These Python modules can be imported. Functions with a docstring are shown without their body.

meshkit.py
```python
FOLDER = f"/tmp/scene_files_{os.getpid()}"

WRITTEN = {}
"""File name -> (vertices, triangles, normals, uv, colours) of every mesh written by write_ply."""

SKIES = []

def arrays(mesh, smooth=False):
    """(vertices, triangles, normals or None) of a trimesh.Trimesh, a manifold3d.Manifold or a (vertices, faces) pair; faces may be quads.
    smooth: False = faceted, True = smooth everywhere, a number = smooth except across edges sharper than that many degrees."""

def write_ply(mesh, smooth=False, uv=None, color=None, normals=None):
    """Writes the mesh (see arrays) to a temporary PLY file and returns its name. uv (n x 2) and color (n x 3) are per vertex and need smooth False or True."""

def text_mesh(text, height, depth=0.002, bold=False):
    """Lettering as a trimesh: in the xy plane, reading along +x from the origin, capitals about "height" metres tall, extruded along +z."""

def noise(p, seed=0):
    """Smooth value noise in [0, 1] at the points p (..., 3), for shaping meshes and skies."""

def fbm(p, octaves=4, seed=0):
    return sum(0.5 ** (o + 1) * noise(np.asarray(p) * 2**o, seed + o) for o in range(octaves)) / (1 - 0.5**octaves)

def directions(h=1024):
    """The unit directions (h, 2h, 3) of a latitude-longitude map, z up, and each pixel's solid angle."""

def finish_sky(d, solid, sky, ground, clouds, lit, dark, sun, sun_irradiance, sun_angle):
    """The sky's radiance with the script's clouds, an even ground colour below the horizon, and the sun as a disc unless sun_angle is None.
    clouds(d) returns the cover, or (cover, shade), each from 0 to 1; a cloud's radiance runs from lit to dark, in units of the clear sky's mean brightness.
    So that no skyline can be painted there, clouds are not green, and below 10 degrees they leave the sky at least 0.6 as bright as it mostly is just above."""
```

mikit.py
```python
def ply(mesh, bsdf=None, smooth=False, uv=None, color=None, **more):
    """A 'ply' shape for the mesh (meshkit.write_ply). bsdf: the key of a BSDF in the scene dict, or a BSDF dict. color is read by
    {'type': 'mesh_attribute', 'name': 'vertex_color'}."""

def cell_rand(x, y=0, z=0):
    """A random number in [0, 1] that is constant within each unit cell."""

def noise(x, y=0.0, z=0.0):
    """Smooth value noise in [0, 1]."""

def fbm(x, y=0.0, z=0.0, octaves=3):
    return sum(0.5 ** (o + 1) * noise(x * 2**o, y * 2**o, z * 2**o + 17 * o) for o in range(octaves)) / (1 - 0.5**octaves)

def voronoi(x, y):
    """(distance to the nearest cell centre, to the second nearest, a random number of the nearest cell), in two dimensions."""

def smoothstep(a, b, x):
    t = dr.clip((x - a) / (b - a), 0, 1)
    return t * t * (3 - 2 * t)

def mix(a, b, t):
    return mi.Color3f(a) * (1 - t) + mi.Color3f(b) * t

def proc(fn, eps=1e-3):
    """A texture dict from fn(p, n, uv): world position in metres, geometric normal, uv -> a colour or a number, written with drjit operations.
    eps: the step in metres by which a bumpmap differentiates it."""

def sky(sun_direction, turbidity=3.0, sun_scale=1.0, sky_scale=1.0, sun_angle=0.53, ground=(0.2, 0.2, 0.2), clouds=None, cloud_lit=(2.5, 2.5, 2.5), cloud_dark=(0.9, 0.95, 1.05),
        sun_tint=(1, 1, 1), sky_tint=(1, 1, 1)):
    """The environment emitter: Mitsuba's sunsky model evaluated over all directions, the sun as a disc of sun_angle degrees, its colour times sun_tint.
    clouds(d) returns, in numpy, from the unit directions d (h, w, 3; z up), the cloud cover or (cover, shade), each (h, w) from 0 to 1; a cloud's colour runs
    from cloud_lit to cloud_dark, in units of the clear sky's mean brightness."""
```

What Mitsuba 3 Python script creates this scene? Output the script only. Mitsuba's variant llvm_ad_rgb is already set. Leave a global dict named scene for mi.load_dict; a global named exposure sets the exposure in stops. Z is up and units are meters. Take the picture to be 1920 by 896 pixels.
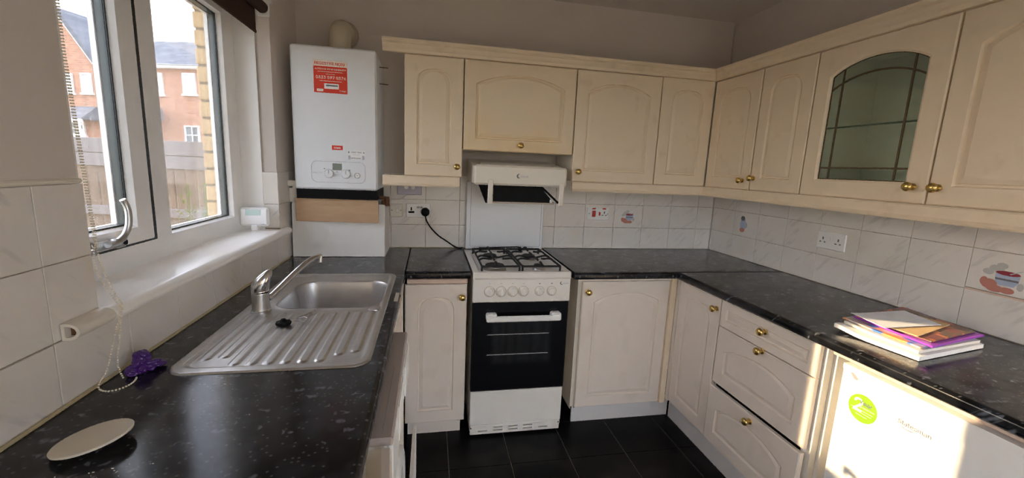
import math, random
import numpy as np, trimesh, manifold3d as m3, drjit as dr, mitsuba as mi
import mikit, meshkit
from mikit import ply, proc, noise, fbm, voronoi, cell_rand, smoothstep, mix
from shapely.geometry import Polygon, Point, box as sbox
from shapely.ops import unary_union
random.seed(7); RNG = np.random.default_rng(7)
T = mi.ScalarTransform4f
scene, labels = {}, {}

# ------------------------------------------------------------------ camera, sky, exposure
FOCAL, YAW, PITCH, ROLL = 786.52, 0.1969, 0.1686, -0.0432
CAM = np.array([0.7231, -2.6381, 1.428])
cy_, sy_, cp_, sp_, cr_, sr_ = math.cos(YAW), math.sin(YAW), math.cos(PITCH), math.sin(PITCH), math.cos(ROLL), math.sin(ROLL)
fwd = np.array([sy_*cp_, cy_*cp_, -sp_]); rgt = np.array([cy_, -sy_, 0.0]); dwn = np.cross(fwd, rgt)
up_cam = -(-sr_*rgt + cr_*dwn)
scene['camera'] = {'type': 'perspective', 'fov': 2*math.degrees(math.atan(960/FOCAL)), 'fov_axis': 'x', 'near_clip': 0.02, 'far_clip': 300.0,
                   'to_world': T().look_at(origin=CAM.tolist(), target=(CAM+fwd).tolist(), up=up_cam.tolist())}
SUN = np.array([-1.0, 0.41, 0.312])
def cloud_cover(d):
    return 0.45 + 0.4*meshkit.fbm(d*3.0 + 5.0, 4, 3)
scene['sky'] = mikit.sky(SUN, turbidity=3.0, sun_scale=0.22, sky_scale=1.0, ground=(0.22, 0.21, 0.18), clouds=cloud_cover, cloud_lit=(1.26, 1.28, 1.42), cloud_dark=(0.94, 0.96, 1.08), sun_tint=(0.92, 0.97, 1.12), sky_tint=(1.12, 0.99, 0.99))
exposure = 5.6

W, H, YB = 2.69, 2.43, -3.6      # room: x 0..W, y YB..0, z 0..H
ZC = 0.91                        # worktop height

# ------------------------------------------------------------------ materials
def pl(name, color, rough=0.5, spec=0.5, metallic=0.0, **k):
    d = {'type': 'principled', 'base_color': color if isinstance(color, dict) else {'type': 'rgb', 'value': list(color)}, 'roughness': rough, 'metallic': metallic}
    if metallic == 0.0: d['specular'] = spec
    d.update(k)
    scene[name] = {'type': 'twosided', 'bsdf': d}
    return name
def V(*c): return mi.Color3f(*c)
def f_plaster(p, n, uv):
    a = fbm(p.x*3.0, p.y*3.0, p.z*3.0)
    return mix((0.56, 0.51, 0.475), (0.62, 0.57, 0.53), a)
def f_tile(p, n, uv):
    s = p.x - p.y
    v = smoothstep(0.58, 0.80, fbm((s + p.z)*9.0 + 3.0, (s - p.z)*42.0, 2.0)) * smoothstep(0.35, 0.65, noise(s*11.0, p.z*11.0, 4.0))
    dirt = smoothstep(0.55, 0.85, fbm(p.x*6.0, p.y*6.0, p.z*6.0 + 9.0))
    c = mix((0.69, 0.655, 0.615), (0.53, 0.505, 0.485), v*0.55)
    return mix(c, (0.60, 0.53, 0.42), dirt*0.35)
def f_door(p, n, uv):
    a = fbm(p.x*4.0, p.y*4.0, p.z*4.0)
    g = smoothstep(0.62, 0.8, fbm(p.x*17.0, p.y*17.0, p.z*11.0))
    return mix(mix((0.69, 0.57, 0.42), (0.73, 0.615, 0.475), a), (0.50, 0.39, 0.26), g*0.25)
def f_door_low(p, n, uv):
    a = fbm(p.x*4.0, p.y*4.0, p.z*4.0)
    g = smoothstep(0.60, 0.8, fbm(p.x*15.0, p.y*15.0, p.z*8.0))
    return mix(mix((0.69, 0.615, 0.545), (0.73, 0.66, 0.595), a), (0.50, 0.41, 0.32), g*0.14)
def f_flap(p, n, uv):
    a = smoothstep(1.9, 1.5, p.z + 0.2*noise(p.x*6.0, p.z*6.0, 0.0))
    return mix((0.70, 0.58, 0.42), (0.70, 0.53, 0.31), a)
def f_worktop(p, n, uv):
    base = mix((0.005, 0.0055, 0.007), (0.018, 0.020, 0.027), smoothstep(0.35, 0.75, fbm(p.x*22.0, p.y*22.0, p.z*22.0)))
    d1, _, r1 = voronoi(p.x*28.0 + 0.9*noise(p.x*90.0, p.y*90.0), p.y*28.0 + p.z*30.0)
    d2, _, r2 = voronoi(p.x*95.0 + 7.0, p.y*95.0 + p.z*80.0)
    b1 = smoothstep(0.34, 0.12, d1 + 0.15*noise(p.x*120.0, p.y*120.0)) * dr.select(r1 > 0.72, 1.0, 0.0)
    b2 = smoothstep(0.32, 0.1, d2) * dr.select(r2 > 0.80, 1.0, 0.0)
    c = mix(base, (0.14, 0.155, 0.19), b1*0.75)
    return mix(c, (0.13, 0.14, 0.16), b2*0.5)
def f_worktop_r(p, n, uv):
    return 0.10 + 0.12*fbm(p.x*9.0, p.y*9.0, 3.0)
def f_floor(p, n, uv):
    d = smoothstep(0.5, 0.8, fbm(p.x*5.0, p.y*5.0, 1.0))
    return mix((0.006, 0.006, 0.007), (0.016, 0.0155, 0.015), d)
def f_steel(p, n, uv):
    a = fbm(p.x*14.0, p.y*14.0, p.z*6.0)
    s = noise(p.x*30.0, p.y*400.0, 1.0)
    return mix((0.50, 0.485, 0.475), (0.70, 0.69, 0.685), a*0.7 + s*0.3)
def f_steel_r(p, n, uv):
    return 0.26 + 0.20*fbm(p.x*18.0, p.y*18.0, 5.0)
def f_oven(p, n, uv):
    s = noise(p.x*60.0, p.z*3.0, 2.0)
    m = smoothstep(1.03, 1.06, p.x)*smoothstep(1.37, 1.34, p.x)*smoothstep(0.40, 0.44, p.z)*smoothstep(0.66, 0.63, p.z)
    return mix((0.004, 0.004, 0.005), (0.018, 0.019, 0.020), m*(0.4 + 0.6*s))
def f_enamel(p, n, uv):
    g = smoothstep(0.6, 0.85, fbm(p.x*12.0, p.y*12.0, p.z*5.0))
    return mix((0.74, 0.72, 0.68), (0.55, 0.47, 0.38), g*0.4)
def f_leaflet(p, n, uv):
    a, b = noise(p.x*28.0, p.y*28.0, 3.0), noise(p.x*22.0 + 9.0, p.y*22.0, 8.0)
    c = mix((0.05, 0.18, 0.55), (0.75, 0.33, 0.10), smoothstep(0.4, 0.6, a))
    return mix(c, (0.55, 0.50, 0.48), smoothstep(0.55, 0.7, b))
def f_folder(p, n, uv):
    a = noise(p.x*24.0, p.y*24.0, 5.0)
    c = mix((0.20, 0.06, 0.05), (0.13, 0.085, 0.06), smoothstep(0.35, 0.55, a))
    return mix(c, (0.50, 0.16, 0.06), smoothstep(0.62, 0.75, noise(p.x*40.0, p.y*30.0, 9.0)))
def f_brick(p, n, uv):
    a = fbm(p.x*30.0, p.y*30.0, p.z*30.0)
    return mix((0.34, 0.25, 0.14), (0.46, 0.36, 0.22), a)
def f_house(p, n, uv):
    row = dr.floor(p.z/0.075)
    s = (p.x*0.966 - p.y*0.259)/0.225 + 0.5*(row - 2*dr.floor(row/2))
    fz, fu = p.z/0.075 - row, s - dr.floor(s)
    mort = dr.maximum(smoothstep(0.86, 0.92, fz), smoothstep(0.94, 0.97, fu))
    c = mix((0.42, 0.20, 0.13), (0.52, 0.27, 0.17), cell_rand(dr.floor(s), row, 3))
    return mix(c, (0.50, 0.45, 0.40), mort*0.7)
def f_slate(p, n, uv):
    row = dr.floor(p.z/0.09)
    return mix((0.10, 0.12, 0.16), (0.16, 0.18, 0.22), cell_rand(dr.floor(p.x/0.3 + row*0.5), row, 5))
def f_fence(p, n, uv):
    return mix((0.16, 0.115, 0.085), (0.27, 0.20, 0.15), fbm(p.x*25.0, p.y*25.0, p.z*2.5))
def f_card(p, n, uv):
    return mix((0.46, 0.30, 0.185), (0.53, 0.36, 0.23), fbm(p.x*20.0, p.y*20.0, p.z*70.0))

pl('m_plaster', proc(f_plaster), 0.85, 0.2)
pl('m_ceiling', (0.58, 0.545, 0.515), 0.9, 0.2)
pl('m_plaster_white', (0.74, 0.725, 0.70), 0.7, 0.3)
pl('m_tile', proc(f_tile), 0.22, 0.5)
pl('m_grout', (0.30, 0.26, 0.205), 0.9, 0.1)
pl('m_silicone', (0.42, 0.36, 0.22), 0.6, 0.3)
pl('m_strip', (0.62, 0.48, 0.40), 0.8, 0.2)
pl('m_floor', proc(f_floor), 0.36, 0.10)
pl('m_floor_grout', (0.22, 0.205, 0.175), 0.9, 0.1)
pl('m_door', proc(f_door), 0.42, 0.4)
pl('m_flap', proc(f_flap), 0.42, 0.4)
pl('m_door_low', proc(f_door_low), 0.42, 0.4)
pl('m_carcass', (0.60, 0.56, 0.49), 0.6, 0.3)
pl('m_carcass_white', (0.72, 0.70, 0.66), 0.5, 0.3)
pl('m_plinth', (0.62, 0.61, 0.61), 0.5, 0.3)
pl('m_worktop', proc(f_worktop), proc(f_worktop_r), 0.32)
pl('m_joint', (0.008, 0.008, 0.009), 0.6, 0.2)
pl('m_chip', (0.42, 0.36, 0.30), 0.7, 0.2)
pl('m_steel', proc(f_steel), proc(f_steel_r), metallic=1.0)
pl('m_chrome', (0.72, 0.72, 0.73), 0.14, metallic=1.0)
pl('m_dull_chrome', (0.60, 0.60, 0.60), 0.32, metallic=1.0)
pl('m_brass', (0.66, 0.47, 0.17), 0.24, metallic=1.0)
pl('m_enamel', proc(f_enamel), 0.25, 0.5)
pl('m_white', (0.78, 0.78, 0.77), 0.3, 0.5)
pl('m_white_warm', (0.74, 0.71, 0.65), 0.4, 0.4)
pl('m_boiler', (0.70, 0.72, 0.745), 0.35, 0.5)
pl('m_upvc', (0.80, 0.80, 0.795), 0.3, 0.5)
pl('m_sill', (0.88, 0.87, 0.85), 0.22, 0.5)
pl('m_nose', (0.68, 0.64, 0.565), 0.35, 0.5)
pl('m_hood', (0.70, 0.66, 0.575), 0.4, 0.4)
pl('m_strap', (0.72, 0.67, 0.60), 0.5, 0.3)
pl('m_black', (0.006, 0.006, 0.007), 0.5, 0.08)
pl('m_iron', (0.014, 0.014, 0.015), 0.55, 0.3)
pl('m_burner', (0.035, 0.033, 0.031), 0.6, 0.3)
pl('m_black_gloss', (0.006, 0.006, 0.007), 0.12, 0.5)
pl('m_oven', proc(f_oven), 0.06, 0.2)
pl('m_grey', (0.30, 0.30, 0.31), 0.5, 0.3)
pl('m_print', (0.16, 0.16, 0.18), 0.6, 0.2)
pl('m_print_light', (0.45, 0.45, 0.48), 0.6, 0.2)
pl('m_lcd', (0.20, 0.235, 0.20), 0.25, 0.5)
pl('m_lcd_light', (0.42, 0.53, 0.50), 0.25, 0.5)
pl('m_red', (0.62, 0.045, 0.025), 0.4, 0.4)
pl('m_red_switch', (0.45, 0.02, 0.02), 0.3, 0.5)
pl('m_cream_print', (0.80, 0.70, 0.60), 0.5, 0.3)
pl('m_green', (0.22, 0.52, 0.02), 0.4, 0.4)
pl('m_card', proc(f_card), 0.9, 0.1)
pl('m_rust', (0.12, 0.06, 0.035), 0.8, 0.2)
pl('m_blind', (0.050, 0.028, 0.022), 0.8, 0.2)
pl('m_bead', (0.74, 0.68, 0.55), 0.3, 0.5)
pl('m_flue', (0.56, 0.49, 0.38), 0.6, 0.3)
pl('m_purple', (0.055, 0.012, 0.15), 0.25, 0.6)
pl('m_violet', (0.30, 0.045, 0.46), 0.3, 0.5)
pl('m_lilac', (0.46, 0.44, 0.52), 0.4, 0.4)
pl('m_paper', (0.80, 0.79, 0.77), 0.6, 0.3)
pl('m_letter', (0.74, 0.76, 0.80), 0.5, 0.3)
pl('m_envelope', (0.56, 0.39, 0.21), 0.7, 0.2)
pl('m_leaflet', proc(f_leaflet), 0.3, 0.5)
pl('m_folder', proc(f_folder), 0.35, 0.5)
pl('m_maroon', (0.26, 0.03, 0.05), 0.4, 0.4)
pl('m_blue_glaze', (0.38, 0.44, 0.57), 0.3, 0.4)
pl('m_fruit', (0.48, 0.20, 0.16), 0.3, 0.4)
pl('m_leaf_print', (0.46, 0.45, 0.43), 0.3, 0.4)
pl('m_disc', (0.66, 0.62, 0.53), 0.45, 0.4)
pl('m_lead', (0.10, 0.075, 0.045), 0.45, metallic=0.6)
pl('m_shelf_edge', (0.02, 0.07, 0.055), 0.15, 0.5)
pl('m_gasket', (0.012, 0.016, 0.018), 0.4, 0.4)
pl('m_spacer', (0.030, 0.045, 0.045), 0.3, 0.5)
pl('m_brick', proc(f_brick), 0.9, 0.1)
pl('m_mortar', (0.17, 0.14, 0.10), 0.95, 0.1)
pl('m_house', proc(f_house), 0.9, 0.1)
pl('m_slate', proc(f_slate), 0.7, 0.3)
pl('m_fence', proc(f_fence), 0.85, 0.1)
pl('m_rail', (0.24, 0.22, 0.22), 0.85, 0.1)
pl('m_far_white', (0.72, 0.72, 0.72), 0.5, 0.3)
pl('m_far_glass', (0.12, 0.15, 0.18), 0.08, 0.6)
pl('m_net', (0.66, 0.70, 0.74), 0.3, 0.5)
pl('m_ground', (0.20, 0.19, 0.15), 0.95, 0.1)
scene['m_cabinet_glass'] = {'type': 'thindielectric', 'int_ior': 1.5, 'specular_transmittance': {'type': 'rgb', 'value': [0.72, 0.83, 0.74]}}
pl('m_shaded_lid', (0.42, 0.36, 0.335), 0.5, 0.3)  # washing machine top: shade beneath the worktop edge is mixed into this colour
scene['m_glass'] = {'type': 'thindielectric', 'int_ior': 1.5}
scene['m_dusty_glass'] = {'type': 'blendbsdf', 'weight': 0.035, 'a': {'type': 'thindielectric', 'int_ior': 1.5}, 'b': {'type': 'principledthin', 'base_color': {'type': 'rgb', 'value': [0.9, 0.9, 0.9]}, 'roughness': 0.8, 'diff_trans': 1.6}}
scene['m_leaf'] = {'type': 'principledthin', 'base_color': {'type': 'rgb', 'value': [0.22, 0.30, 0.07]}, 'roughness': 0.5, 'diff_trans': 0.7}

# ------------------------------------------------------------------ helpers
def numbered(name):
    if name not in USED: USED.add(name); return name
    i = 1
    while f'{name}_{i:03d}' in USED: i += 1
    k = f'{name}_{i:03d}'; USED.add(k); return k
USED = set()
def obj(name, mesh, mat, parent=None, smooth=False, label=None, kind=None):
    key = numbered((parent + '__' if parent else '') + name)
    scene[key] = ply(mesh, mat, smooth)
    if label or kind:
        labels.setdefault(key, {})
        if label: labels[key]['label'] = label
        if kind: labels[key]['kind'] = kind
    return key
def thing(name, label, cat, group=None):
    key = numbered(name); labels[key] = {'label': label, 'category': cat}
    if group: labels[key]['group'] = group
    return key
def struct(name):
    key = numbered(name); labels[key] = {'kind': 'structure'}; return key
def single(name, mesh, mat, label, cat, smooth=False, group=None, kind=None):
    key = thing(name, label, cat, group); scene[key] = ply(mesh, mat, smooth)
    if kind: labels[key]['kind'] = kind
    return key
cat_ = trimesh.util.concatenate
def bx(x0, x1, y0, y1, z0, z1):
    return trimesh.creation.box(bounds=[[min(x0, x1), min(y0, y1), min(z0, z1)], [max(x0, x1), max(y0, y1), max(z0, z1)]])
def rbx(x0, x1, y0, y1, z0, z1, r=0.003):
    lo, hi = np.minimum([x0, y0, z0], [x1, y1, z1]), np.maximum([x0, y0, z0], [x1, y1, z1])
    r = min(r, 0.45*float((hi-lo).min())); pts = []
    for sx in (0, 1):
        for sy in (0, 1):
            for sz in (0, 1):
                c = np.where([sx, sy, sz], hi, lo); s = np.where([sx, sy, sz], -1, 1)*r
                for ax in range(3):
                    q = c + s; q[ax] = c[ax]; pts.append(q)
    return trimesh.convex.convex_hull(np.array(pts))
def man(m): return m3.Manifold(m3.Mesh(np.asarray(m.vertices, np.float32), np.asarray(m.faces, np.uint32)))
def tri(m):
    q = m.to_mesh(); return trimesh.Trimesh(np.array(q.vert_properties[:, :3]), np.array(q.tri_verts), process=False)
def diff(a, *bs):
    a = man(a)
    for b in bs: a = a - man(b)
    return tri(a)
def union(*ms):
    a = man(ms[0])
    for b in ms[1:]: a = a + man(b)
    return tri(a)
def extrude(poly, d, z0=0.0):
    gs = getattr(poly, 'geoms', [poly])
    m = cat_([trimesh.creation.extrude_polygon(g, d, engine='earcut') for g in gs]); m.apply_translation([0, 0, z0]); return m
FR = {'back': ([1, 0, 0], [0, 0, 1], [0, -1, 0]), 'right': ([0, -1, 0], [0, 0, 1], [-1, 0, 0]), 'left': ([0, 1, 0], [0, 0, 1], [1, 0, 0]), 'flat': ([1, 0, 0], [0, 1, 0], [0, 0, 1]), 'reveal': ([1, 0, 0], [0, 0, 1], [0, -1, 0])}
def fr(m, o, origin, axes=None):
    """local (u along the face, w up, d out of the face) -> world"""
    e = axes or FR[o]; M = np.eye(4)
    for k in range(3): M[:3, k] = e[k]
    M[:3, 3] = origin
    m = m.copy(); m.apply_transform(M); return m
def cyl(p0, p1, r, n=20, r1=None):
    p0, p1 = np.array(p0, float), np.array(p1, float); r1 = r if r1 is None else r1
    return lathe([(0, 0), (r, 0), (r1, np.linalg.norm(p1-p0)), (0, np.linalg.norm(p1-p0))], p0, p1-p0, n)
def lathe(profile, origin=(0, 0, 0), axis=(0, 0, 1), n=24):
    a = np.array(axis, float); a /= np.linalg.norm(a)
    t = np.array([1, 0, 0]) if abs(a[0]) < 0.8 else np.array([0, 1, 0])
    u = np.cross(a, t); u /= np.linalg.norm(u); v = np.cross(a, u)
    ang = np.arange(n)/n*2*np.pi; V_, F_ = [], []
    for r, h in profile:
        r = max(r, 1e-5); V_ += [np.array(origin) + a*h + r*(math.cos(t_)*u + math.sin(t_)*v) for t_ in ang]
    for i in range(len(profile)-1):
        for j in range(n):
            a0, b0 = i*n+j, i*n+(j+1) % n; F_ += [[a0, b0, b0+n], [a0, b0+n, a0+n]]
    return trimesh.Trimesh(np.array(V_), np.array(F_), process=False)
def tube(path, r, n=10, closed=False):
    P = np.array(path, float); rs = np.broadcast_to(np.asarray(r, float), (len(P),)); V_, F_ = [], []
    d = np.gradient(P, axis=0); d /= np.linalg.norm(d, axis=1, keepdims=True) + 1e-12
    ref = np.array([0, 0, 1.0]) if abs(d[0, 2]) < 0.9 else np.array([1.0, 0, 0])
    u = np.cross(d[0], ref); u /= np.linalg.norm(u)
    for i in range(len(P)):
        u = u - d[i]*(u@d[i]); u /= np.linalg.norm(u); v = np.cross(d[i], u)
        V_ += [P[i] + rs[i]*(math.cos(t)*u + math.sin(t)*v) for t in np.arange(n)/n*2*np.pi]
    for i in range(len(P)-1):
        for j in range(n):
            a0, b0 = i*n+j, i*n+(j+1) % n; F_ += [[a0, b0, b0+n], [a0, b0+n, a0+n]]
    c0, c1 = len(V_), len(V_)+1; V_ += [P[0], P[-1]]
    for j in range(n):
        F_ += [[c0, (j+1) % n, j], [c1, (len(P)-1)*n+j, (len(P)-1)*n+(j+1) % n]]
    return trimesh.Trimesh(np.array(V_), np.array(F_), process=False)
def curve(pts, n=24):
    from scipy.interpolate import CubicSpline
    P = np.array(pts, float); t = np.r_[0, np.cumsum(np.linalg.norm(np.diff(P, axis=0), axis=1))]
    return CubicSpline(t, P)(np.linspace(0, t[-1], n))
def rrect(w, h, r, n=6, x=0.0, y=0.0):
    pts = []
    for cx, cy, a0 in ((w/2-r, h/2-r, 0), (-w/2+r, h/2-r, 90), (-w/2+r, -h/2+r, 180), (w/2-r, -h/2+r, 270)):
        for k in range(n+1):
            a = math.radians(a0+90*k/n); pts.append((x+cx+r*math.cos(a), y+cy+r*math.sin(a)))
    return pts
def loft(rings, cap=True):
    """rings: list of (n,3) closed loops"""
    n = len(rings[0]); V_ = np.vstack(rings); F_ = []
    for i in range(len(rings)-1):
        for j in range(n):
            a0, b0 = i*n+j, i*n+(j+1) % n; F_ += [[a0, b0, b0+n], [a0, b0+n, a0+n]]
    if cap:
        for base, rev in ((0, True), ((len(rings)-1)*n, False)):
            c = len(V_); V_ = np.vstack([V_, V_[base:base+n].mean(0)])
            for j in range(n):
                a0, b0 = base+j, base+(j+1) % n; F_.append([c, b0, a0] if rev else [c, a0, b0])
    return trimesh.Trimesh(V_, np.array(F_), process=False)
def text(s, h, o, at, mat, parent, depth=0.0006, bold=False, name='lettering', axes=None, squash=1.0, label=None):
    """lettering centred on the point `at` of a face"""
    m = meshkit.text_mesh(s, h, depth, bold); b = m.bounds
    m.apply_translation([-(b[0][0]+b[1][0])/2, -h/2, 0]); m.apply_scale([squash, 1, 1])
    return obj(name, fr(m, o, at, axes), mat, parent, label=label)
def flat(poly, d0, d1, o, at, axes=None):
    return fr(extrude(poly, d1-d0, d0), o, at, axes)
def tile_mesh(u0, u1, w0, w1, t=0.006, c=0.0008, g=0.0010):
    u0, u1, w0, w1 = u0+g, u1-g, w0+g, w1-g
    r = lambda k, d: np.array([(u0+k, w0+k, d), (u1-k, w0+k, d), (u1-k, w1-k, d), (u0+k, w1-k, d)])
    return loft([r(0, 0), r(0, t-c), r(c, t)])
def arch(w, h, inset, rise, m, n=20, narrow=False):
    """panel outline on a door w x h: margin m, arched top; the same vertex count for any inset"""
    x0, x1, z0 = m+inset, w-m-inset, m*1.0+inset
    zs = h-m-rise-inset*0.6; pts = [(x0, z0), (x1, z0)]
    for k in range(n+1):
        u = 1-2*k/n
        f = math.sqrt(max(0, 1-abs(u)**2.3)) if narrow else (math.sqrt(1-(0.72*u)**2)-math.sqrt(1-0.72**2))/(1-math.sqrt(1-0.72**2))
        pts.append(((x0+x1)/2 + u*(x1-x0)/2, zs + rise*f))
    return pts
def door_mesh(w, h, t=0.019, m=0.062, rise=0.05, narrow=False, hole=False):
    e = 0.004
    A = lambda i: arch(w, h, i, rise, m, narrow=narrow)
    lift = lambda P, d: np.array([(x, z, d) for x, z in P])
    fz = t-0.0085
    outer = Polygon([(e, e), (w-e, e), (w-e, h-e), (e, h-e)])
    ring = Polygon(outer.exterior.coords, [A(0.0)])
    parts = []
    top = trimesh.creation.triangulate_polygon(ring, engine='earcut')
    parts.append(trimesh.Trimesh(np.c_[top[0], np.full(len(top[0]), t)], top[1], process=False))
    R = lambda k, d: np.array([(k, k, d), (w-k, k, d), (w-k, h-k, d), (k, h-k, d)])
    parts.append(loft([R(0, 0), R(0, t-e), R(e, t)], cap=False))
    if hole:
        parts.append(loft([lift(A(0.0), t), lift(A(0.008), t-0.005), lift(A(0.008), 0.0)], cap=False))
        back = trimesh.creation.triangulate_polygon(Polygon([(0, 0), (w, 0), (w, h), (0, h)], [A(0.008)]), engine='earcut')
        parts.append(trimesh.Trimesh(np.c_[back[0], np.zeros(len(back[0]))], back[1][:, ::-1], process=False))
    else:
        parts.append(loft([lift(A(0.0), t), lift(A(0.004), fz), lift(A(0.010), fz), lift(A(0.0125), fz+0.004), lift(A(0.028), t-0.0005)], cap=False))
        c = trimesh.creation.triangulate_polygon(Polygon(A(0.028)), engine='earcut')
        parts.append(trimesh.Trimesh(np.c_[c[0], np.full(len(c[0]), t-0.0005)], c[1], process=False))
        parts.append(trimesh.Trimesh(R(0, 0), [[0, 2, 1], [0, 3, 2]], process=False))
    return cat_(parts)
KNOB = [(0, 0), (0.0125, 0), (0.0125, 0.002), (0.006, 0.005), (0.0055, 0.013), (0.010, 0.017), (0.0155, 0.022), (0.0165, 0.026), (0.0145, 0.031), (0.009, 0.0345), (0, 0.0355)]
def knob(parent, o, at):
    return obj('knob', fr(lathe(KNOB, n=20), o, at), 'm_brass', parent, smooth=50, label='brass knob')

# ------------------------------------------------------------------ the room
k = struct('floor')
scene[k] = ply(bx(-0.0, W, YB, 0, -0.10, -0.004), 'm_floor_grout')
FT, FX, FY = 0.3017, 1.4276, -0.8423
for i in range(-5, 5):
    for j in range(-11, 3):
        x0, x1, y0, y1 = FX+i*FT, FX+(i+1)*FT, FY+j*FT, FY+(j+1)*FT
        x0, x1, y0, y1 = max(x0, 0.001), min(x1, W-0.001), max(y0, YB+0.001), min(y1, -0.001)
        if x1-x0 > 0.02 and y1-y0 > 0.02:
            m = tile_mesh(x0, x1, y0, y1, t=0.004, c=0.0012, g=0.002); m.apply_translation([0, 0, -0.004])
            obj('tile', m, 'm_floor', k)
k = struct('ceiling'); scene[k] = ply(bx(-0.31, W+0.1, YB-0.1, 0.1, H, H+0.1), 'm_ceiling')
wb = struct('wall_back'); scene[wb] = ply(bx(-0.02, W, 0.007, 0.107, -0.10, H), 'm_plaster')
wr = struct('wall_right'); scene[wr] = ply(bx(W+0.007, W+0.107, YB, 0.107, -0.10, H), 'm_plaster')
# left wall with the window opening; it and the rear wall also cut for added, unseen doors
WY0, WY1, WZ0, WZ1 = -1.585, -0.41, 1.06, 2.10
wl = struct('wall_left')
scene[wl] = ply(diff(bx(-0.207, -0.006, YB, 0.007, -0.10, H), bx(-0.5, 0.1, WY0-0.006, WY1+0.006, WZ0, WZ1), bx(-0.5, 0.1, -3.52, -2.68, 0.03, 2.10)), 'm_plaster')
wn = struct('wall_rear')
scene[wn] = ply(diff(bx(-0.3, W+0.107, YB-0.2, YB, -0.10, H), bx(1.10, 2.62, YB-0.5, YB+0.5, 0.03, 2.20)), 'm_plaster_white')
dr1 = struct('door_1')  # unseen glazed door added behind the camera to let in fill daylight
fm = [bx(1.10, 2.62, YB-0.12, YB-0.05, 0.03, 0.10), bx(1.10, 2.62, YB-0.12, YB-0.05, 2.14, 2.20)] + [bx(x, x+0.06, YB-0.12, YB-0.05, 0.10, 2.14) for x in (1.10, 1.83, 2.56)]
obj('frame', cat_(fm), 'm_upvc', dr1)
for x0, x1 in ((1.16, 1.83), (1.89, 2.56)):
    obj('pane', trimesh.Trimesh([(x0, YB-0.085, 0.10), (x1, YB-0.085, 0.10), (x1, YB-0.085, 2.14), (x0, YB-0.085, 2.14)], [[0, 1, 2], [0, 2, 3]]), 'm_glass', dr1)
dr2 = struct('door_2')  # second unseen glazed door, added in the left wall for more fill daylight
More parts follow.
